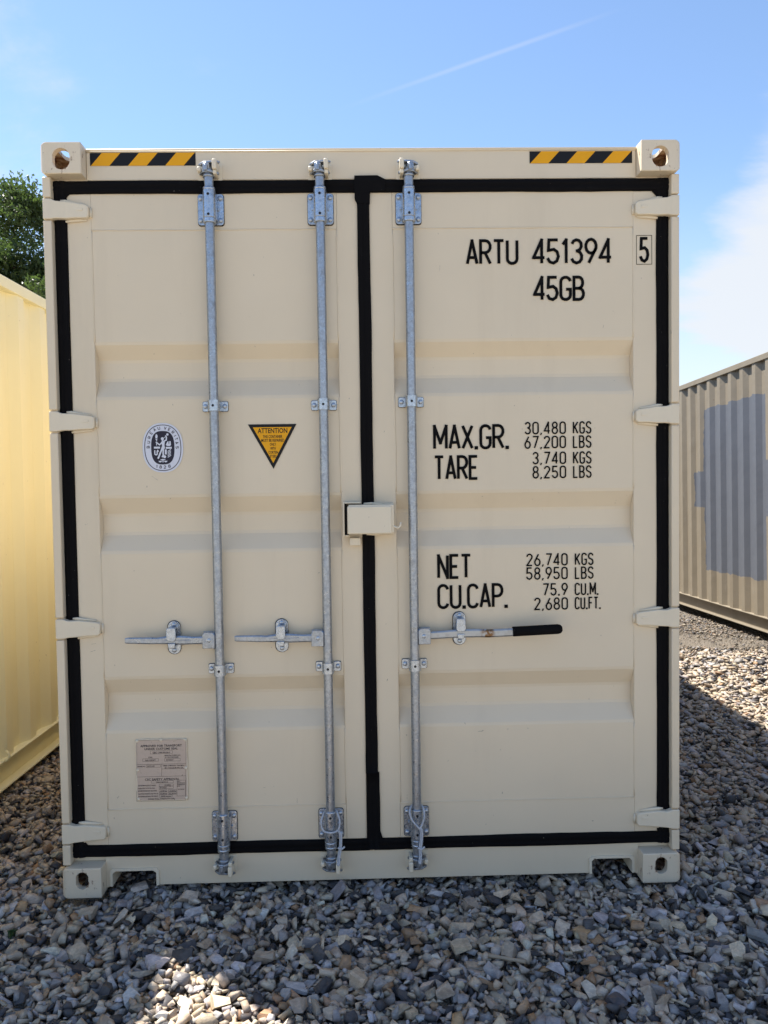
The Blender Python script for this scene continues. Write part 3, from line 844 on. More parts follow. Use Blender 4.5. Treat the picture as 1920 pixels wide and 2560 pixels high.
pline((372, 742), (1380, 720)); pline((884, 731), (884, 985)); pline((884, 832), (1380, 821)); pline((372, 1000), (1385, 975))
ptext("OWNER'S NO.", 385, 550, 792, 24); prect(568, 752, 860, 800); ptext("ARTU 451", 585, 740, 788, 26)
ptext("TIMBER COMPONENT TREATMENT", 905, 1355, 772, 24); ptext("IM / TAILILEUM 400 / 20", 945, 1320, 818, 24)
ptext("CSC SAFETY APPROVAL", 540, 1250, 1068, 44); prect(668, 1082, 1125, 1128); ptext("F/BV/14699/14", 770, 1015, 1118, 24)
for s, yb, xe in (("DATE MANUFACTURED", 1190, 760), ("IDENTIFICATION NO.", 1248, 750), ("MAXIMUM OPERATING GROSS MASS", 1302, 790), ("ALLOWABLE STACKING LOAD FOR 1.8G", 1362, 812), ("TRANSVERSE RACKING TEST FORCE", 1418, 805)):
    ptext(s, 405, xe, yb, 26)
prect(832, 1150, 1125, 1192); ptext("01/2021", 945, 1072, 1180, 24); prect(832, 1196, 1125, 1244); ptext("RY20Z27", 850, 990, 1234, 26)
prect(832, 1262, 995, 1308); ptext("30,480 kg", 860, 985, 1300, 24); prect(1022, 1262, 1186, 1308); ptext("67,200 lbs", 1045, 1180, 1300, 24)
prect(832, 1318, 995, 1364); ptext("192,000 kg", 850, 990, 1356, 24); prect(1022, 1318, 1186, 1364); ptext("423,280 lbs", 1035, 1182, 1356, 24)
prect(832, 1378, 1100, 1420); ptext("150,000 newtons", 870, 1075, 1412, 24)
prect(1202, 1068, 1375, 1398); ptext("FIRST", 1208, 1262, 1105, 22); ptext("MAINTENANCE", 1208, 1362, 1136, 22); ptext("EXAMINATION", 1208, 1360, 1170, 22); ptext("DATE", 1208, 1262, 1202, 22); ptext("01/2026", 1220, 1350, 1268, 24)
ptext("DOOR WALL STRENGTH 0.3Pg", 608, 1155, 1470, 30)
plate = finish("data_plate", bm, [M_PLATE, M_PLATEINK], door_l)
bm = bmesh.new()       # cream paint that ran over the plate's border, with the rivets in it
r = random.Random(5)
def smear(a, b, n=16, w=.0022):
    a, b = Vector(a), Vector(b)
    P = [(a.lerp(b, i / n).x + r.uniform(-.0008, .0008), FY - .0022, a.lerp(b, i / n).y + r.uniform(-.0008, .0008)) for i in range(n + 1)]
    tube(bm, P, w, 6, 0, [w * r.uniform(.6, 1.25) for _ in P])
smear((-0.931, 0.360), (-0.931, 0.603)); smear((-0.931, 0.603), (-0.732, 0.603)); smear((-0.732, 0.603), (-0.732, 0.360)); smear((-0.732, 0.360), (-0.931, 0.360), w=.0015)
for x, z in ((-.926, .598), (-.832, .601), (-.737, .599), (-.926, .482), (-.737, .487), (-.926, .366), (-.737, .367)):
    dome(bm, (x, FY - .0034, z), .0066 * r.uniform(.85, 1.15), .004, 10)
finish("paint_border", bm, M_CREAM_THICK, door_l)

# small scuffs and scratches in the paint
M_SCUFF = Mat("scuffed_paint", (0.20, 0.18, 0.155), 0.7).m
def scuff(door, marks):
    bm = bmesh.new(); r = random.Random(len(marks))
    for x, z, L, w, a in marks:
        ca, sa = math.cos(a), math.sin(a); n = 6
        up = [(L * (k / n - .5), w * r.uniform(.2, 1)) for k in range(n + 1)]; P = up + [(u, -w * r.uniform(.2, 1)) for u, _ in up[::-1]]
        poly(bm, [(x + u * ca - v * sa, z + u * sa + v * ca) for u, v in P], FY - .0011)
    o = finish("scuff_marks", bm, M_SCUFF, door); o['kind'] = 'stuff'
scuff(door_l, [(-1.085, .986, .018, .0006, .15), (-1.088, .958, .020, .0008, .3), (-1.10, 1.455, .012, .0006, .2), (-.302, .337, .002, .0012, 0), (-.302, .345, .016, .0007, 1.5), (-.43, .40, .008, .0008, .1), (-.83, 1.63, .03, .0005, -.6), (-.60, 2.36, .006, .0007, .4), (-.92, 1.27, .005, .001, 0), (-.2, 1.25, .006, .001, .3), (-.07, 1.93, .005, .001, 1.2), (-.065, 1.42, .004, .001, .4)])
scuff(door_r, [(.43, .606, .018, .001, .05), (.44, .608, .006, .0016, .4), (.54, .612, .006, .0008, 1.3), (.62, .614, .008, .0008, -.3), (.51, .53, .005, .0012, 1.2), (.93, 2.20, .012, .0007, 1.4), (.29, 2.43, .022, .0005, 1.5), (.065, 1.80, .006, .001, 1.2), (.063, .82, .010, .0012, 1.2), (.30, .49, .010, .0006, .8), (.75, 1.55, .004, .001, 0)])

# locking bars -------------------------------------------------------------
BY = 0.020                                      # axis of the bars
def bolt_mesh():
    bm = bmesh.new(); cyl(bm, (0, 0, 0), (0, -.0015, 0), .0115, seg=16); dome(bm, (0, -.0015, 0), .0092, .0065, 14)
    me = bpy.data.meshes.new("bolt"); bm.to_mesh(me); bm.free(); me.materials.append(M_ZINC); return me
BOLT = bolt_mesh()
def put_bolt(bar, x, y, z):
    o = bpy.data.objects.new("bolt", BOLT); COL.objects.link(o); o.parent = bar; o.location = (x, y, z); return o
def bearing(bar, x, zc, top=True):
    """riveted plate with a pipe sleeve; bottoms are longer"""
    z0, z1 = zc - .059, zc + .059
    bm = bmesh.new()
    prism(bm, rrect(x - .0505, x + .0505, z0 - .0025, z1 + .001, .011), FY - .0028, FY - .0008, 1)  # oversize black shim, its rim painted as the plate's shadow line
    prism(bm, rrect(x - .049, x + .049, z0, z1, .011), FY - .0085, FY - .0029, 0, .0012)
    finish("bearing_plate", bm, [M_ZINC, M_SHIM_SHADOW], bar)
    bm = bmesh.new()
    s0, s1 = (z0 - .002, z1 + .003) if top else (z0 - .018, z1 + .004)
    lathe(bm, [(.0225, s0), (.0245, s0 + .002), (.0245, s0 + .016), (.0238, s0 + .0175), (.0225, s0 + .018), (.0225, s0 + .0195), (.0245, s0 + .020),
               (.0245, s1 - .002), (.0235, s1)], x, BY)
    for sx in (-1, 1):                       # cheeks joining sleeve to plate
        a, b = sorted((x + sx * .0235, x + sx * .027))
        box(bm, a, b, BY + .002, FY - .0087, z0 + .012, z1 - .012, 0.001)
        box(bm, *sorted((x + sx * .0272, x + sx * .033)), FY - .016, FY - .0087, zc - .006, zc + .004, .001)
    for zz_ in (z1 - .017, z0 + .026): disc(bm, (x, BY - .02475, zz_), .0052, 12, 1)
    # collar above/below
    cz = s1 + .004 if top else s0 - .004
    cyl(bm, (x, BY, cz - .006), (x, BY, cz + .006), .0235, .0235, 18)
    finish("sleeve", bm, [M_ZINC, M_DARK], bar)
    for sx in (-1, 1):
        for sz in (-1, 1): put_bolt(bar, x + sx * .0375, FY - .0086, zc + sz * .042)
def bracket(bar, x, zc):
    bm = bmesh.new()
    for sx in (-1, 1):
        a, b = sorted((x + sx * .0215, x + sx * .049))
        prism(bm, rrect(a - .001, b + .001, zc - .021, zc + .019, .006), FY - .0026, FY - .0008, 1)
        prism(bm, rrect(a, b, zc - .020, zc + .018, .006), FY - .0068, FY - .0027, 0, .001)
    # hoop over the bar
    n = 14; prof = [(x - .0235, FY - .007)] + [(x + .0235 * -math.cos(t), BY - .0225 * math.sin(t)) for t in [PI * i / n for i in range(n + 1)]] + [(x + .0235, FY - .007)]
    inn = [(x - .0198, FY - .007)] + [(x + .0198 * -math.cos(t), BY - .0190 * math.sin(t)) for t in [PI * i / n for i in range(n + 1)]] + [(x + .0198, FY - .007)]
    z0, z1 = zc - .021, zc + .021
    R = [[bm.verts.new((px, py, z)) for px, py in P] for P, z in ((prof, z0), (prof, z1), (inn, z1), (inn, z0))]
    for a in range(4):
        b = (a + 1) % 4
        for i in range(len(prof) - 1):
            q4 = [bm.verts.new(R[k][j].co) for k, j in ((a, i), (a, i + 1), (b, i + 1), (b, i))]
            f = bm.faces.new(q4)
    bmesh.ops.recalc_face_normals(bm, faces=bm.faces)
    disc(bm, (x, BY - .0228, zc - .001), .005, 12, 1)
    finish("bracket", bm, [M_ZINC, M_DARK], bar)
    for sx in (-1, 1): put_bolt(bar, x + sx * .0372, FY - .0069, zc)
def cam_end(bar, x, z, up, flip):
    """forged cam head: two blades with a tooth between; up=+1 at the header"""
    bm = bmesh.new()
    Z = lambda d: z + up * d
    cyl(bm, (x, BY, Z(-.058)), (x, BY, Z(-.020)), .0172, .0165, 18)
    cyl(bm, (x, BY, Z(-.0300)), (x, BY, Z(-.0190)), .0215, .0205, 18)
    def blade(pts, d0, d1, bev=.0022):
        n = len(pts)
        A = [bm.verts.new((x + flip * px, BY + py, Z(d0 + k))) for px, py, k in pts]; B = [bm.verts.new((x + flip * px, BY + py, Z(d1 + k))) for px, py, k in pts]
        fs = [bm.faces.new(A), bm.faces.new(B[::-1])]
        for i in range(n): fs.append(bm.faces.new((A[i], B[i], B[(i + 1) % n], A[(i + 1) % n])))
        bmesh.ops.recalc_face_normals(bm, faces=fs)
        r = bmesh.ops.bevel(bm, geom=list(set(e for f in fs for e in f.edges)), offset=bev, segments=2, affect='EDGES', profile=.5)
        for f in r['faces']: f.smooth = True
    # inner flared blade (nearest the door), outer curved blade
    blade([(-.036, .004, .000), (-.020, -.018, .004), (.004, -.026, .004), (.030, -.014, -.002), (.040, .000, .000), (.026, .018, .002), (-.022, .018, .002)], -.019, -.009)
    blade([(-.038, -.002, -.004), (-.018, -.018, .000), (.010, -.017, .003), (.034, -.010, .006), (.044, .002, .007), (.030, .012, .004), (-.026, .014, -.002)], .018, .026)
    blade([(-.020, -.018, 0), (-.006, -.026, 0), (.006, -.020, 0), (.012, .014, 0), (-.016, .014, 0)], -.010, .019, .003)
    blade([(-.011, -.031, 0), (-.001, -.031, 0), (.003, -.020, 0), (-.014, -.020, 0)], -.012, .010, .002)
    finish("cam", bm, M_GALV, bar)
def keeper(x, z, up, flip, parent):
    """painted lugs welded on the header or sill that catch the cam"""
    bm = bmesh.new(); Z = lambda d: z + up * d
    def lug(cx_, w, y0, d0, d1, b=.004):
        a, c = sorted((Z(d0), Z(d1))); box(bm, x + flip * cx_ - w / 2, x + flip * cx_ + w / 2, y0, FY - .0012, a, c, b)
    lug(.0265, .017, -.012, -.008, .030, .004); lug(.0265, .014, -.004, -.024, -.0085, .003)
    lug(-.034, .015, .000, -.012, .006, .005)
    a, c = sorted((Z(-.030), Z(.034)))
    prism(bm, rrect(x - .046, x + .046, a, c, .006), FY - .0034, FY - .0004)
    finish("cam_keeper", bm, M_CREAM_THICK, parent)

bars = [(-0.589, 1), (-0.1685, 1), (0.171, -1)]
TOPZ, BOTZ = 2.657, 0.252
for i, (x, flip) in enumerate(bars):
    bm = bmesh.new()
    n = 26; r = random.Random(i)
    prof = [(.0178 + r.uniform(-.0002, .0002), 0.090 + (2.800 - 0.090) * k / n) for k in range(n + 1)]
    lathe(bm, prof, x, BY, 20)
    bar = finish("locking_bar", bm, M_GALV, main)
    bearing(bar, x, TOPZ, True); bearing(bar, x, BOTZ, False)
    bracket(bar, x, 1.905 + 0.008 * (i == 2)); bracket(bar, x, 0.881 + 0.004 * (i == 2))
    cam_end(bar, x, 2.797, 1, flip); cam_end(bar, x, 0.104, -1, flip)
    keeper(x, 2.797, 1, flip, header); keeper(x, 0.104, -1, flip, sill)
    # handle: hub yoke on the bar, lever, retainer on the door
    s = -1 if i < 2 else 1
    hz = 1.000
    bm = bmesh.new()
    a, b = sorted((x + s * .0150, x + s * .062))
    prism(bm, [(a, hz - .031), (b, hz - .031), (b, hz + .020), (b - .008, hz + .031), (a + .008, hz + .031), (a, hz + .022)] if s < 0 else
              [(a, hz - .031), (b, hz - .031), (b, hz + .022), (b - .008, hz + .031), (a + .008, hz + .031), (a, hz + .022)], BY - .016, BY - .010, 0, .0015)
    prism(bm, [(a, hz - .031), (b, hz - .031), (b, hz + .031), (a, hz + .031)], BY + .010, BY + .016, 0, .0015)
    box(bm, a + .004, b - .004, BY - .0098, BY + .0098, hz + .0235, hz + .0300, .001)
    tube(bm, [(x + s * .0175, BY - .012, hz - .033), (x + s * .0175, BY - .012, hz + .030)], .003, 6)
    finish("handle_hub", bm, M_GALV, bar)
    o = put_bolt(bar, x + s * .036, BY - .0163, hz + .001); o.scale = (.9, .7, .9)
    bm = bmesh.new()
    tipd = .358 if i < 2 else .386
    xr = x + s * (.180 if i != 2 else .180)          # retainer centre
    def lever(P):                                    # P: (distance from bar, z, half height, half depth, y)
        R = []
        for d, dz, hh, hd, y in P:
            c = .35
            R.append([bm.verts.new((x + s * d, y + hd * u, hz + dz + hh * v)) for u, v in ((-1, -1 + c), (-1, 1 - c), (-1 + c, 1), (1 - c, 1), (1, 1 - c), (1, -1 + c), (1 - c, -1), (-1 + c, -1))])
        fs = []
        for A_, B_ in zip(R, R[1:]):
            for k in range(8): fs.append(bm.faces.new((A_[k], A_[(k + 1) % 8], B_[(k + 1) % 8], B_[k])))
        fs += [bm.faces.new(R[0]), bm.faces.new(R[-1][::-1])]
        bmesh.ops.recalc_face_normals(bm, faces=fs)
    if i < 2:
        lever([(.030, .000, .0145, .0075, BY), (.100, .000, .0145, .0075, BY - .002), (.145, .002, .0175, .0085, BY - .004), (.200, .004, .0150, .0095, BY - .006), (.235, .002, .0120, .0090, BY - .008),
               (.262, .003, .0130, .0065, BY - .010), (.350, .006, .0112, .0050, BY - .014), (tipd, .006, .0090, .0040, BY - .014)])
        # webs of the forging
        lever([(.110, .0005, .0035, .0100, BY - .004), (.215, .0015, .0030, .0105, BY - .008)])
        finish("handle", bm, M_GALV, bar)
    else:
        lever([(.030, .000, .0140, .0075, BY), (.075, .002, .0145, .0080, BY - .002), (.180, .008, .0160, .0080, BY - .006), (.245, .009, .0160, .0080, BY - .012), (.290, .008, .0150, .0080, BY - .018), (tipd, .013, .0150, .0080, BY - .026)])
        hnd = finish("handle", bm, M_HANDLE, bar)
        bm = bmesh.new()
        P = [(x + d, BY - .026 - (d - .38) * .03, hz + .0145 + (d - .38) * .043) for d in (.380, .384, .47, .555, .566, .572)]
        tube(bm, P, .02, 16, 0, [.0185, .0195, .0195, .0195, .0165, .010])
        g = finish("grip", bm, M_RUBBER, bar)
    zc = 1.006 + (.015 if i == 2 else 0)
    bm = bmesh.new()
    st = [(xr + .0245 * math.cos(t), zc + .0245 * math.sin(t) + (.0405 if math.sin(t) >= 0 else -.0405)) for t in [2 * PI * (k + .5) / 24 for k in range(24)]]
    st2 = [(xr + (px - xr) * 1.08 - .0012, zc + (pz - zc) * 1.03) for px, pz in st]
    prism(bm, st2, FY - .0026, FY - .0008, 1); prism(bm, st, FY - .0072, FY - .0027, 0, .0012)
    box(bm, xr - .0185, xr + .0165, FY - .0105, FY - .0073, zc + .008, zc + .052, .0012)
    finish("retainer", bm, [M_ZINC, M_SHIM_SHADOW], bar)
    bm = bmesh.new()                                  # hinged catch wrapping over the lever, and its keeper below
    prism(bm, [(xr - .0165, zc + .046), (xr + .0165, zc + .046), (xr + .0185, zc + .006), (xr + .012, zc - .004), (xr - .012, zc - .004), (xr - .0185, zc + .006)], BY - .024, BY - .019, 0, .0015)
    box(bm, xr - .014, xr + .014, BY - .0188, FY - .0107, zc + .0385, zc + .0455, .001)
    prism(bm, [(xr - .0135, zc - .014), (xr + .0135, zc - .014), (xr + .011, zc - .032), (xr - .011, zc - .032)], BY - .021, BY - .015, 0, .0015)
    box(bm, xr - .011, xr + .011, BY - .0148, FY - .0074, zc - .034, zc - .027, .001)
    finish("catch", bm, M_ZINC, bar)
    put_bolt(bar, xr + .0005, BY - .0200 if False else FY - .0106, zc + .0525); put_bolt(bar, xr, FY - .0073, zc - .049)

# lock box over the door joint
bm = bmesh.new()
box(bm, -0.083, 0.088, -0.030, 0.030, 1.404, 1.512, .006, seg=3)
box(bm, -0.078, 0.096, -0.024, 0.040, 1.409, 1.5165, .003)
tube(bm, [(0.088, -.02, 1.436), (0.102, -.022, 1.428), (0.112, -.022, 1.426), (0.120, -.022, 1.433), (0.121, -.022, 1.448)], .0042, 8)
lock = finish("lock_box", bm, M_CREAM_THICK, main)
bm = bmesh.new()
box(bm, -0.100, -0.0945, -0.002, 0.0535, 1.394, 1.527, .0015); box(bm, -0.0942, -0.030, -0.002, 0.0535, 1.5215, 1.527, .0015); box(bm, -0.0942, -0.079, 0.005, 0.0535, 1.394, 1.3995, .0015)
box(bm, 0.03, 0.098, 0.042, 0.0535, 1.398, 1.521, .002)
tube(bm, [(-.02, .03, 1.519), (.01, .03, 1.521), (.04, .03, 1.519), (.06, .035, 1.518)], .004, 6); tube(bm, [(-.01, .03, 1.4005), (.02, .03, 1.3985), (.05, .03, 1.401)], .004, 6)
finish("lock_box_guard", bm, M_CREAM_THICK, lock)
bm = bmesh.new(); box(bm, -0.0945, -0.0865, 0.020, 0.053, 1.400, 1.5210); finish("guard_gap", bm, M_DARK, lock)
bm = bmesh.new(); box(bm, -0.0765, -0.0335, 0.020, 0.0535, 1.357, 1.3875, .003); finish("stop_block", bm, M_CREAM_THICK, lock)

# rest of the middle container's shell
bm = bmesh.new(); corrugated(bm, -1.2, 0.18, LEN - 0.18, 0.168, 2.83, -1); finish("side_wall", bm, M_CREAM, main)
bm = bmesh.new(); corrugated(bm, 1.2, 0.18, LEN - 0.18, 0.168, 2.83, 1); finish("side_wall", bm, M_CREAM, main)
side_rails(main, -1.208, 0.179, LEN - 0.179, H, -1, M_CREAM); side_rails(main, 1.208, 0.179, LEN - 0.179, H, 1, M_CREAM)
bm = bmesh.new(); box(bm, -1.17, 1.17, 0.181, LEN - .15, 2.868, 2.879); finish("roof", bm, M_CREAM, main)
bm = bmesh.new(); box(bm, -1.145, 1.145, 0.21, LEN - .15, 0.145, 0.172); finish("floor", bm, M_FLOORWOOD, main)
bm = bmesh.new(); box(bm, -1.19, 1.19, LEN - .08, LEN - .03, 0.12, 2.86); finish("end_wall", bm, M_CREAM, main)
bm = bmesh.new()
for k in range(26): box(bm, -1.145, 1.145, 0.75 + k * .43, 0.795 + k * .43, 0.03, 0.144)
finish("floor_bearers", bm, M_CREAM, main)

# ================================================================== the two neighbours
def neighbour(name, out, Hc, mat, LEN_):
    """local frame: wall face at x=0 facing out, from y=0 to LEN_, base z=0"""
    root = empty(name)
    bm = bmesh.new(); corrugated(bm, -out * .010, 0.18, LEN_ - .18, 0.174, Hc - .072, out, phase=0.04); wall = finish("side_wall", bm, mat, root)
    side_rails(root, 0.0, 0.16, LEN_ - .16, Hc, out, mat)
    W = -out * 2.438
    bm = bmesh.new(); corrugated(bm, W, 0.18, LEN_ - .18, 0.17, Hc - .07, -out); finish("side_wall", bm, mat, root)
    bm = bmesh.new(); a, b = sorted((-out * .062, W + out * .02)); box(bm, a, b, 0.1, LEN_ - .1, Hc - .03, Hc - .018); finish("roof", bm, mat, root)
    bm = bmesh.new(); box(bm, a, b, 0.05, 0.10, 0.14, Hc - .06); finish("end_wall", bm, mat, root)
    bm = bmesh.new(); box(bm, a, b, LEN_ - .10, LEN_ - .05, 0.14, Hc - .06); finish("end_wall", bm, mat, root)
    bm = bmesh.new(); box(bm, a, b, 0.2, LEN_ - .2, 0.13, 0.16); finish("floor", bm, mat, root)
    for xx in (0.0, W):
        for yy in (0.0, LEN_ - .16):
            bm = bmesh.new(); x0_, x1_ = sorted((xx, xx - out * .15 if xx == 0.0 else xx + out * .15)); box(bm, x0_, x1_, yy, yy + .158, 0.119, Hc - .119, .006); finish("corner_post", bm, mat, root)

    for me, zz_, sz in ((me_top, Hc - .118, 1), (me_bot, .118, -1)):
        for xx, sx in ((0.0, -out), (W, out)):
            for yy, sy in ((0.0, 1), (LEN_, -1)):
                put_casting(me, sx, sy, sz, root, (xx + out * .006 * (1 if xx == 0.0 else -1), yy, zz_))
    return root, wall
left, lw = neighbour("shipping_container", 1, 2.752, M_YELLOW, 12.19)
left.location = (-1.931 - 0.0178 * 1.42, -0.40, 0.002); left.rotation_euler = (math.radians(-0.15), 0, math.radians(-1.02))
tag(left, "buff yellow container with ribbed side wall standing left of the door end container", "container")
bm = bmesh.new()
tube(bm, [(0.004, 1.47, .172), (.020, 1.47, .178), (.032, 1.47, .200), (.020, 1.47, .222), (.006, 1.47, .226)], .006, 8)
finish("lashing_ring", bm, M_YELLOW, left)

RYAW, RPITCH = math.radians(-0.86), math.radians(-1.46)
right, rw = neighbour("shipping_container", -1, 2.896, M_TAUPE, 12.19)
R0 = -1.0
right.location = (4.064 + 0.015 * (R0 - 4), R0, 0.0066 - 0.0255 * (R0 - 4)); right.rotation_euler = (RPITCH, 0, RYAW)
tag(right, "weathered taupe container with grey overpainted patches on its sunlit ribbed side", "container")
# wall coordinates: the paint patches are given from the yard origin, so shift the wall's own frame
for ob in [o for o in right.children if o.type == 'MESH' and not o.name.startswith("corner_casting")]:
    ob.data.transform(Matrix.Translation((0, R0, 0))); ob.location = (0, -R0, 0)

# ================================================================== ropes
def twisted(bm, pts, r=0.0034, strands=3, lay=0.016):
    P = [Vector(p) for p in pts]
    # resample with Catmull-Rom
    Q = []
    for i in range(len(P) - 1):
        p0, p1, p2, p3 = P[max(i - 1, 0)], P[i], P[i + 1], P[min(i + 2, len(P) - 1)]
        n = max(2, int((p2 - p1).length / 0.0028))
        for k in range(n):
            t = k / n
            Q.append(0.5 * ((2 * p1) + (p2 - p0) * t + (2 * p0 - 5 * p1 + 4 * p2 - p3) * t * t + (3 * p1 - p0 - 3 * p2 + p3) * t ** 3))
    Q.append(P[-1])
    u = None; s = 0; frames = []
    for i, p in enumerate(Q):
        d = (Q[min(i + 1, len(Q) - 1)] - Q[max(i - 1, 0)]).normalized()
        u = d.orthogonal().normalized() if u is None else (u - d * u.dot(d)).normalized()
        if i: s += (Q[i] - Q[i - 1]).length
        frames.append((p, u.copy(), d.cross(u), s))
    for k in range(strands):
        tube(bm, [p + (u_ * math.cos(2 * PI * (k / strands + s_ / lay)) + v_ * math.sin(2 * PI * (k / strands + s_ / lay))) * r * .62 for p, u_, v_, s_ in frames], r * .72, 5)
def cord(x, label, loop, tail):
    bm = bmesh.new()
    twisted(bm, [(x + a, y, z) for a, y, z in loop], 0.0030)
    twisted(bm, [(x + a, y, z) for a, y, z in tail], 0.0029); twisted(bm, [(x + a + .0055, y - .003, z) for a, y, z in tail], 0.0032, lay=.013)
    e = tail[len(tail) // 2]
    twisted(bm, [(x + e[0] - .006, e[1] - .004, e[2] + .002), (x + e[0] + .008, e[1] - .009, e[2]), (x + e[0] + .020, e[1] - .004, e[2] + .006)], .003)
    e = tail[-1]
    twisted(bm, [(x + e[0], e[1], e[2] + .004), (x + e[0] + .003, e[1] - .004, e[2] - .005), (x + e[0] + .007, e[1], e[2] + .004)], .0036)
    return tag(finish("rope", bm, M_ROPE), label, "rope", "cords tied round the locking bars")
cord(-0.1685, "white twisted cord around the middle locking bar, its loop hanging slack in a low curve",
     [(-.030, .010, .300), (-.036, -.008, .285), (-.034, -.010, .262), (-.024, -.012, .247), (-.004, -.012, .241), (.016, -.012, .243), (.027, -.012, .249), (.034, -.012, .262), (.036, -.009, .287), (.030, .000, .306), (.022, .022, .314), (0, .038, .316), (-.022, .026, .312), (-.030, .010, .300)],
     [(.028, -.014, .250), (.036, -.015, .235), (.036, -.014, .205), (.034, -.012, .180), (.029, -.012, .150), (.026, -.014, .118)])
cord(0.171, "white twisted cord hanging from a V shaped loop around the bar with the black grip",
     [(-.024, .018, .322), (-.030, -.008, .310), (-.022, -.012, .285), (-.004, -.014, .262), (.009, -.016, .252), (.020, -.014, .272), (.027, -.011, .298), (.026, .002, .318), (.016, .030, .326), (-.010, .038, .326), (-.024, .018, .322)],
     [(.009, -.017, .252), (.012, -.016, .232), (.010, -.015, .200), (.006, -.014, .172), (.007, -.014, .145), (.004, -.016, .118)])

# ================================================================== gravel
STONE_VARIANTS = 26
def stone_shape(k):
    r = random.Random(100 + k)
    b = bmesh.new()
    if k % 2:                                     # splinter: hull of few scattered points
        for _ in range(r.choice((9, 10, 11, 12))):
            v = Vector((r.gauss(0, 1), r.gauss(0, 1), r.gauss(0, 1))).normalized() * r.uniform(.75, 1.1); b.verts.new(v)
        g = bmesh.ops.convex_hull(b, input=b.verts[:])
        bmesh.ops.delete(b, geom=[v for v in b.verts if not v.link_faces], context='VERTS')
    else: bmesh.ops.create_cube(b, size=2.0)
    n = 1 if k % 2 else r.choice((4, 5, 6, 7))
    for _ in range(n):
        v = Vector((r.gauss(0, 1), r.gauss(0, 1), r.gauss(0, 1))).normalized()
        d = r.uniform(0.46, 0.92)
        g = bmesh.ops.bisect_plane(b, geom=b.verts[:] + b.edges[:] + b.faces[:], plane_co=v * d, plane_no=v, clear_outer=True)
        ed = [e for e in g['geom_cut'] if isinstance(e, bmesh.types.BMEdge)]
        if len(ed) > 2: bmesh.ops.holes_fill(b, edges=ed)
    bmesh.ops.remove_doubles(b, verts=b.verts, dist=0.05)
    bmesh.ops.triangulate(b, faces=b.faces)
    bmesh.ops.recalc_face_normals(b, faces=b.faces)
    V = np.array([v.co[:] for v in b.verts]); b.verts.index_update()
    T = np.array([[v.index for v in f.verts] for f in b.faces]); b.free()
    mn, mx = V.min(0), V.max(0); V = (V - (mn + mx) / 2) / ((mx - mn) / 2)
    return V, T
SHAPES = [stone_shape(k) for k in range(STONE_VARIANTS)]

PAL = np.array([(0.500, 0.405, 0.295), (0.460, 0.385, 0.300), (0.315, 0.292, 0.280), (0.070, 0.066, 0.068), (0.370, 0.235, 0.135), (0.580, 0.505, 0.420), (0.440, 0.415, 0.405)])
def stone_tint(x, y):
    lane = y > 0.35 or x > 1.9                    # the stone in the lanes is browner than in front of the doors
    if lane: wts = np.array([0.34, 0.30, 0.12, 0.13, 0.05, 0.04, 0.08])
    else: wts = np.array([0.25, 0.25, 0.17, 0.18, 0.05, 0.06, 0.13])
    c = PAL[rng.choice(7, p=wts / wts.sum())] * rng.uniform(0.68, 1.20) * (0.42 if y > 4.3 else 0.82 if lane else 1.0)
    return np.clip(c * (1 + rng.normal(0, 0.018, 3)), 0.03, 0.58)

def stone_material(name, attr):
    p = Mat(name, (0.2, 0.2, 0.2), 0.62, 0.0, 0.45)
    if attr:
        a = p.n.new('ShaderNodeAttribute'); a.attribute_name = "tint"; src = a.outputs['Color']
    else:
        a = p.n.new('ShaderNodeObjectInfo'); src = a.outputs['Color']
    g = p.n.new('ShaderNodeNewGeometry'); p._pos = g.outputs['Position']
    def pn(scale, detail, stretch=None):
        nn = p.n.new('ShaderNodeTexNoise'); nn.inputs['Scale'].default_value = scale; nn.inputs['Detail'].default_value = detail; nn.inputs['Roughness'].default_value = .6
        v = p._pos
        if stretch:
            m_ = p.n.new('ShaderNodeMapping'); m_.inputs['Scale'].default_value = stretch; m_.inputs['Rotation'].default_value = (.4, .7, .3); p.l.new(v, m_.inputs[0]); v = m_.outputs[0]
        p.l.new(v, nn.inputs['Vector']); return nn.outputs['Fac']
    p.mixc(1.0, src)
    def scale_by(fac, k):                       # darker or paler mineral mottling of the same stone
        n = p.n.new('ShaderNodeMixRGB'); n.blend_type = 'MULTIPLY'; p.l.new(p.last, n.inputs[1]); p.l.new(fac, n.inputs[0]); n.inputs[2].default_value = (*k, 1)
        p.last = n.outputs[0]; p.l.new(p.last, p.b.inputs['Base Color'])
    scale_by(p.ramp(pn(38, 4), .42, .66), (0.76, 0.74, 0.74)); scale_by(p.ramp(pn(60, 3, (1, 1, 5)), .46, .62, 0, .7), (1.35, 1.30, 1.22))
    p.mixc(p.ramp(pn(17, 3), .62, .74, 0, .45), (0.21, 0.125, 0.06))
    p.roughness(p.ramp(pn(30, 3), .35, .65, .42, .78))
    p.bump(pn(110, 5, (1, 1, 2.5)), .35, .0022); p.bump(pn(420, 3), .3, .0010)
    return p.m
M_STONE = stone_material("crushed_stone", False)
M_STONEBED = stone_material("crushed_stone_bed", True)

GX0, GX1, GY0, GY1, CELL = -2.35, 4.5, -1.75, 9.2, 0.005
NX, NY = int((GX1 - GX0) / CELL), int((GY1 - GY0) / CELL)
gx = GX0 + (np.arange(NX) + .5) * CELL; gy = GY0 + (np.arange(NY) + .5) * CELL
s_ = np.clip((gx - 1.4) / 1.2, 0, 1)[:, None]
base = -0.0255 * np.maximum(0, gy - 3.4)[None, :] * s_ - 0.055
HM = base.copy()
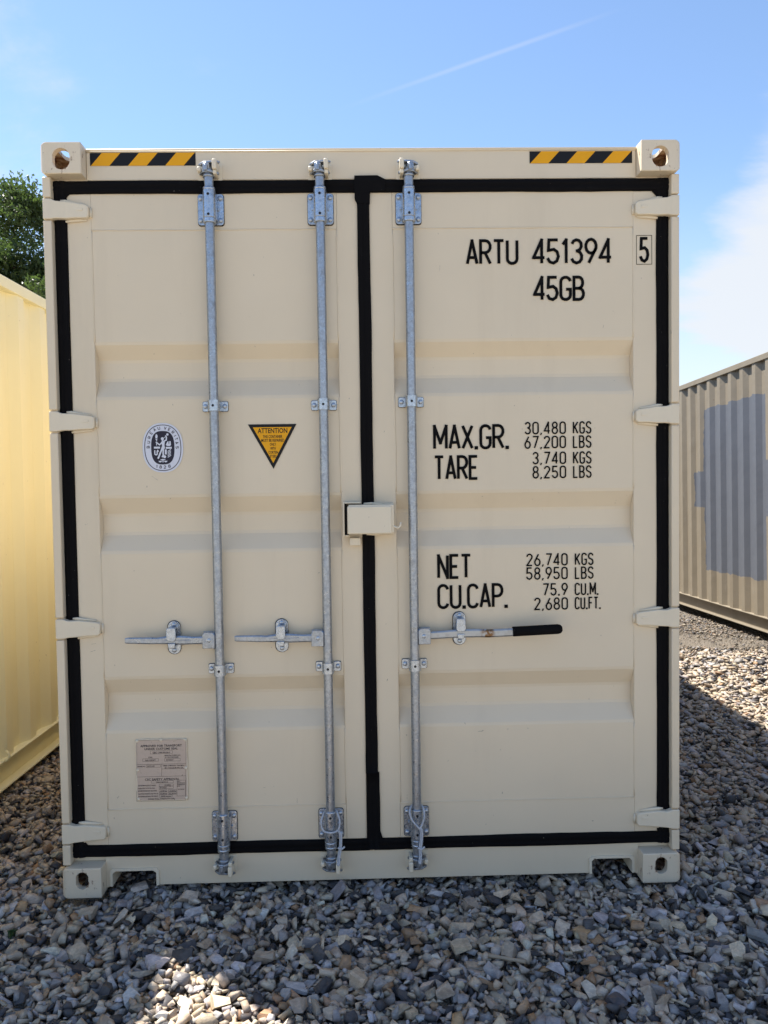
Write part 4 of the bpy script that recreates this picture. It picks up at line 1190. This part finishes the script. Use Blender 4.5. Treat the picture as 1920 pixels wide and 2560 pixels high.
# slight unevenness of the yard
for kx, ky, a, ph in ((2.1, 1.3, .006, .4), (0.9, 3.1, .005, 1.9), (4.3, 2.2, .003, 3.0)):
    HM += a * np.sin(gx[:, None] * kx + gy[None, :] * ky + ph)
HM -= 0.024 * ((np.abs(gx) < 1.0)[:, None] & (gy > 0.0)[None, :])
def visible_zone(x, y):
    if y < 0.95: return -2.3 < x < 4.2
    if x < -1.15: return y < 3.6 and x > -2.3
    return x > 1.15 and x < 4.25
stones = []
def drop(n, x0, x1, y0, y1, a_mean, a_sd, amin, amax, flat=1.0, lean=.28):
    global stones
    X = rng.uniform(x0, x1, (n, 3)); Y = rng.uniform(y0, y1, (n, 3))
    A_ = np.clip(np.exp(rng.normal(math.log(a_mean), a_sd, n)), amin, amax)
    R1 = rng.uniform(.48, .90, n); R2 = rng.uniform(.24, .62, n) * flat; YAW = rng.uniform(0, 2 * PI, n); TX = rng.normal(0, lean, n); TY = rng.normal(0, lean, n); K = rng.integers(0, STONE_VARIANTS, n)
    order = np.argsort(-A_) if False else np.arange(n)
    for i in order:
        a = A_[i]; b = a * R1[i]; c = a * R2[i]
        best = None
        for j in range(3):
            ix, iy = int((X[i, j] - GX0) / CELL), int((Y[i, j] - GY0) / CELL)
            if not (8 < ix < NX - 8 and 8 < iy < NY - 8): continue
            h = HM[ix, iy]
            rel = h - base[ix, iy]
            if best is None or rel < best[0]: best = (rel, ix, iy, X[i, j], Y[i, j])
        if best is None: continue
        _, ix, iy, x, y = best
        if not visible_zone(x, y): continue
        if abs(x) < 1.225 and y > -.01 and (abs(x) > 1.05 and y < .19): continue    # under a casting
        cy_, sy_ = math.cos(YAW[i]), math.sin(YAW[i])
        hx = math.sqrt((a * cy_) ** 2 + (b * sy_) ** 2); hy = math.sqrt((a * sy_) ** 2 + (b * cy_) ** 2)
        # lean with the surface below
        w = max(2, int(hx / CELL)); w2 = max(2, int(hy / CELL))
        i0, i1, j0, j1 = max(ix - w, 0), min(ix + w + 1, NX), max(iy - w2, 0), min(iy + w2 + 1, NY)
        S = HM[i0:i1, j0:j1]
        gxs = (S[-1].mean() - S[0].mean()) / (2 * hx); gys = (S[:, -1].mean() - S[:, 0].mean()) / (2 * hy)
        ty = -math.atan(max(-1, min(1, gxs))) * .8 + TY[i]; tx = math.atan(max(-1, min(1, gys))) * .8 + TX[i]
        hz = math.sqrt(c * c + (a * math.sin(ty)) ** 2 * .5 + (b * math.sin(tx)) ** 2 * .5)
        u = (gx[i0:i1] - x) / hx; v = (gy[j0:j1] - y) / hy
        q = 1 - u[:, None] ** 2 - v[None, :] ** 2
        prof = np.sqrt(np.maximum(q, 0)) * hz
        inside = q > .12
        D_ = (S + prof)[inside]
        if D_.size == 0: continue
        zc = .35 * D_.max() + .65 * D_.mean()
        if abs(x) < 1.08 and y > .03 and zc + hz > .018: continue            # stays below the sill
        HM[i0:i1, j0:j1] = np.where(q > .05, np.maximum(S, zc + prof * .82), S)
        stones.append((x, y, zc, a, b, c, tx, ty, YAW[i], K[i], ix, iy, hz))
def zone(x0, x1, y0, y1, per, *args, **kw): drop(int((x1 - x0) * (y1 - y0) * per), x0, x1, y0, y1, *args, **kw)
# foreground in front of the doors, then the two lanes
for per in (2350, 1950):
    zone(-2.3, 2.2, -1.70, 0.9, per, .0158, .32, .008, .034)
    zone(-2.3, -1.15, 0.9, 3.5, per * .9, .0160, .32, .008, .034, flat=.72, lean=.20)
    zone(1.15, 2.2, 0.9, 2.6, per * .9, .0165, .32, .008, .034, flat=.72, lean=.20)
    zone(2.2, 4.2, -1.2, 2.6, per * .7, .0185, .32, .009, .036, flat=.72, lean=.20)
    zone(1.15, 4.2, 2.6, 4.0, per * .62, .0195, .34, .009, .038, flat=.72, lean=.20)
zone(1.15, 4.2, 3.9, 4.5, 1500, .0130, .40, .006, .032)
zone(1.15, 4.2, 4.15, 6.4, 3600, .0062, .50, .0035, .024)
zone(1.15, 4.2, 6.4, 9.0, 700, .0070, .45, .004, .022)
zone(-2.3, 4.2, -1.70, 1.0, 300, .0090, .25, .006, .013)

# stones that ended up buried below the finished surface are left out
def buried(s):
    x, y, zc, a, b, c, tx, ty, yaw, k, ix, iy, hz = s
    w = max(1, int(.6 * min(a, b) / CELL)); S = HM[ix - w:ix + w + 1, iy - w:iy + w + 1]
    return zc + hz * .82 < S.min() - .004
n_all = len(stones); stones = [s for s in stones if not buried(s)]; print("kept", len(stones), "of", n_all)
def stone_matrix(s):
    x, y, z, a, b, c, tx, ty, yaw = s[:9]
    # spin about the stone's own vertical first, then lean
    cy_, sy_ = math.cos(yaw), math.sin(yaw); Rz = np.array([[cy_, -sy_, 0], [sy_, cy_, 0], [0, 0, 1]])
    cx_, sx_ = math.cos(tx), math.sin(tx); Rx = np.array([[1, 0, 0], [0, cx_, -sx_], [0, sx_, cx_]])
    c2, s2 = math.cos(ty), math.sin(ty); Ry = np.array([[c2, 0, s2], [0, 1, 0], [-s2, 0, c2]])
    return (Ry @ Rx @ Rz) * np.array([a, b, c])[None, :]
# the 300 that show largest become objects of their own
score = []
for i, s in enumerate(stones):
    p = Vector(s[:3]) - CP; d = p.dot(CF)
    if d < .3: score.append(0); continue
    u = p.dot(CR) / d * 1923; v = -p.dot(CU) / d * 1923
    ok = -945 < u < 945 and -1280 < v < 1262 and s[2] + s[12] * .8 >= HM[s[10], s[11]] - .003
    score.append(s[3] * s[4] / d ** 2 if ok else 0)
big = set(np.argsort(-np.array(score))[:300].tolist())
variant_mesh = []
for V, T in SHAPES:
    me = bpy.data.meshes.new("stone"); me.from_pydata(V.tolist(), [], T.tolist()); me.materials.append(M_STONE); variant_mesh.append(me)
vl, tl, cl_, off = [], [], [], 0
for i, s in enumerate(stones):
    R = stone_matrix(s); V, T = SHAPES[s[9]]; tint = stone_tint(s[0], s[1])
    if i in big:
        o = bpy.data.objects.new("stone", variant_mesh[s[9]]); COL.objects.link(o); o.parent = ground
        m4 = Matrix.Identity(4)
        for r_ in range(3):
            for c_ in range(3): m4[r_][c_] = R[r_, c_]
            m4[r_][3] = s[r_]
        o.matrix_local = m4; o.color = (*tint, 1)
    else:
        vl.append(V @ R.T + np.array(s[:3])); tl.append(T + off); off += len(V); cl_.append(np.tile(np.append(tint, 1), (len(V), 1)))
V = np.concatenate(vl).astype(np.float32); T = np.concatenate(tl).astype(np.int32); C_ = np.concatenate(cl_).astype(np.float32)
me = bpy.data.meshes.new("stone_bed")
me.vertices.add(len(V)); me.vertices.foreach_set('co', V.ravel())
me.loops.add(T.size); me.loops.foreach_set('vertex_index', T.ravel())
me.polygons.add(len(T)); me.polygons.foreach_set('loop_start', np.arange(0, T.size, 3, dtype=np.int32))
at = me.attributes.new("tint", 'FLOAT_COLOR', 'POINT'); at.data.foreach_set('color', C_.ravel())
me.update(); me.validate(); me.materials.append(M_STONEBED)
bed = bpy.data.objects.new("stone_bed", me); COL.objects.link(bed); bed.parent = ground; bed['kind'] = 'stuff'
m_ = (gx > -1)[:, None] & (gx < 1)[:, None] & (gy > -.8)[None, :] & (gy < -.05)[None, :]; print("level front", np.percentile(HM[m_], (10, 50, 90)).round(3))
m_ = (gx > 1.3)[:, None] & (gx < 2)[:, None] & (gy > .2)[None, :] & (gy < 2)[None, :]; print("level right", np.percentile(HM[m_], (10, 50, 90)).round(3))
print("stones", len(stones), "tris", len(T))

# ================================================================== bits lying on the gravel
def top_of(x, y):
    ix, iy = int((x - GX0) / CELL), int((y - GY0) / CELL); return float(HM[ix - 2:ix + 3, iy - 2:iy + 3].max())
def stick(x, y, L, ang, w, label, mat, tilt=0.0):
    bm = bmesh.new(); d = Vector((math.cos(ang), math.sin(ang), tilt)); c = Vector((x, y, max(top_of(x, y), top_of(x - d.x * L / 2, y - d.y * L / 2), top_of(x + d.x * L / 2, y + d.y * L / 2)) + w * .3))
    r = random.Random(int(x * 999)); P = [c + d * (L * (k / 7 - .5)) + Vector((0, 0, r.uniform(-.001, .001))) for k in range(8)]
    tube(bm, P, w, 6, 0, [w * r.uniform(.75, 1.05) for _ in P])
    return tag(finish("stick", bm, mat), label, "stick")
M_WOOD = Mat("pale_split_wood", (0.36, 0.285, 0.20), 0.8).m; M_TWIG = Mat("dry_twig", (0.23, 0.17, 0.10), 0.8).m
stick(0.435, -0.463, 0.125, -0.32, .0075, "short pale split stick lying on the gravel in front of the right door", M_WOOD)
stick(1.43, 0.08, 0.075, 1.35, .0020, "thin dry twig on the gravel just right of the bottom casting", M_TWIG, .3)
# a small weed between the stones at the left
bm = bmesh.new(); r = random.Random(3); wx, wy = -1.315, -0.21; wz = top_of(wx, wy) - .012
for k in range(26):
    a = r.uniform(0, 2 * PI); l = r.uniform(.018, .042); lean = r.uniform(.4, 1.2); w = r.uniform(.0022, .004)
    d = Vector((math.cos(a) * lean, math.sin(a) * lean, 1)).normalized(); sd = Vector((-math.sin(a), math.cos(a), 0)) * w
    p0 = Vector((wx + r.uniform(-.02, .02), wy + r.uniform(-.02, .02), wz)); p1 = p0 + d * l * .6; p2 = p1 + (d + Vector((0, 0, -.6))).normalized() * l * .5
    vs = [bm.verts.new(p) for p in (p0 - sd * .4, p0 + sd * .4, p1 + sd, p2, p1 - sd)]; bm.faces.new(vs)
tag(finish("weed", bm, Mat("weed_green", (0.055, 0.10, 0.025), 0.6).m), "tiny green weed among the stones by the left bottom casting", "plant")

# ================================================================== tree behind the left container
tree = empty("broadleaf_tree", (-10.4, 21.0, -0.05))
tag(tree, "leafy green tree rising behind the buff yellow container", "tree")
def bark():
    p = Mat("bark", (0.085, 0.065, 0.048), 0.9); p.bump(p.noise(14, 5, .6, (3, 3, .5)), .6, .03); return p.m
def leaf_mat():
    p = Mat("leaf_green", (0.045, 0.075, 0.026), 0.5, 0, .5)
    g = p.n.new('ShaderNodeNewGeometry')
    p.mixc(p.ramp(g.outputs['Random Per Island'], 0, 1), (0.080, 0.112, 0.034))
    tr = p.n.new('ShaderNodeBsdfTranslucent'); tr.inputs[0].default_value = (0.09, 0.15, 0.03, 1)
    mx = p.n.new('ShaderNodeMixShader'); mx.inputs[0].default_value = .32
    p.l.new(p.b.outputs[0], mx.inputs[1]); p.l.new(tr.outputs[0], mx.inputs[2]); p.l.new(mx.outputs[0], p.n['Material Output'].inputs[0]); return p.m
bm = bmesh.new(); r = random.Random(21)
P = [(0, 0, 0), (.05, .02, 1.2), (.0, .08, 2.6), (.12, .02, 4.2), (.2, .0, 6.2), (.3, .1, 8.6)]
tube(bm, P, .3, 10, 0, [.40, .32, .27, .21, .13, .05])
clumps = []
for k in range(34):
    a = 2 * PI * k / 34 * 5.3 + r.uniform(-.3, .3); z0_ = r.uniform(2.0, 7.6); t = (z0_ - 2) / 6.6
    reach = (3.5 * (1 - .55 * t ** 2)) * r.uniform(.55, 1.0); up = r.uniform(.6, 2.4)
    s0 = Vector((.1, .03, z0_)); s3 = Vector((math.cos(a) * reach, math.sin(a) * reach, min(z0_ + up, 10.3)))
    mid = s0.lerp(s3, .5) + Vector((r.uniform(-.2, .2), r.uniform(-.2, .2), r.uniform(.1, .35)))
    tube(bm, [s0, s0.lerp(mid, .5), mid, mid.lerp(s3, .5), s3], .05, 6, 0, [.10 * (1.1 - t), .075 * (1.1 - t), .05, .03, .012])
    for f_ in (.45, .62, .78, .9, 1.0):
        for _ in range(3):
            c = s0.lerp(mid, f_ * 2) if f_ < .5 else mid.lerp(s3, f_ * 2 - 1)
            clumps.append(c + Vector((r.gauss(0, .42), r.gauss(0, .42), r.gauss(0, .34))))
for k in range(40):
    a = r.uniform(0, 2 * PI); q = r.uniform(0, 1.3); clumps.append(Vector((math.cos(a) * q, math.sin(a) * q, 10.9 - q * .7 - r.uniform(0, .9))))
finish("trunk", bm, bark(), tree)
vs_, fs_ = [], []
rg = np.random.default_rng(4)
for c in clumps:
    n = int(rg.integers(95, 190)); rad = rg.uniform(.30, .62)
    d = rg.normal(0, 1, (n, 3)); d /= np.linalg.norm(d, axis=1)[:, None]
    pos = np.array(c[:])[None, :] + d * (rg.uniform(.15, 1, (n, 1)) ** .6) * rad * np.array([1.15, 1.15, .75])
    for p in pos:
        e = Euler((rg.normal(0, .75), rg.normal(0, .75), rg.uniform(0, 6.28))).to_matrix(); L, Wd = rg.uniform(.058, .100), rg.uniform(.026, .044)
        b0 = len(vs_)
        for q in ((-L, 0, 0), (-.2 * L, -Wd, .012), (L, 0, -.02), (-.2 * L, Wd, .012)):
            w = e @ Vector(q); vs_.append((p[0] + w.x, p[1] + w.y, p[2] + w.z))
        fs_.append((b0, b0 + 1, b0 + 2, b0 + 3))
me = bpy.data.meshes.new("crown"); me.from_pydata(vs_, [], fs_); me.materials.append(leaf_mat())
crown = bpy.data.objects.new("crown", me); COL.objects.link(crown); crown.parent = tree; crown['kind'] = 'stuff'
print("leaves", len(fs_))
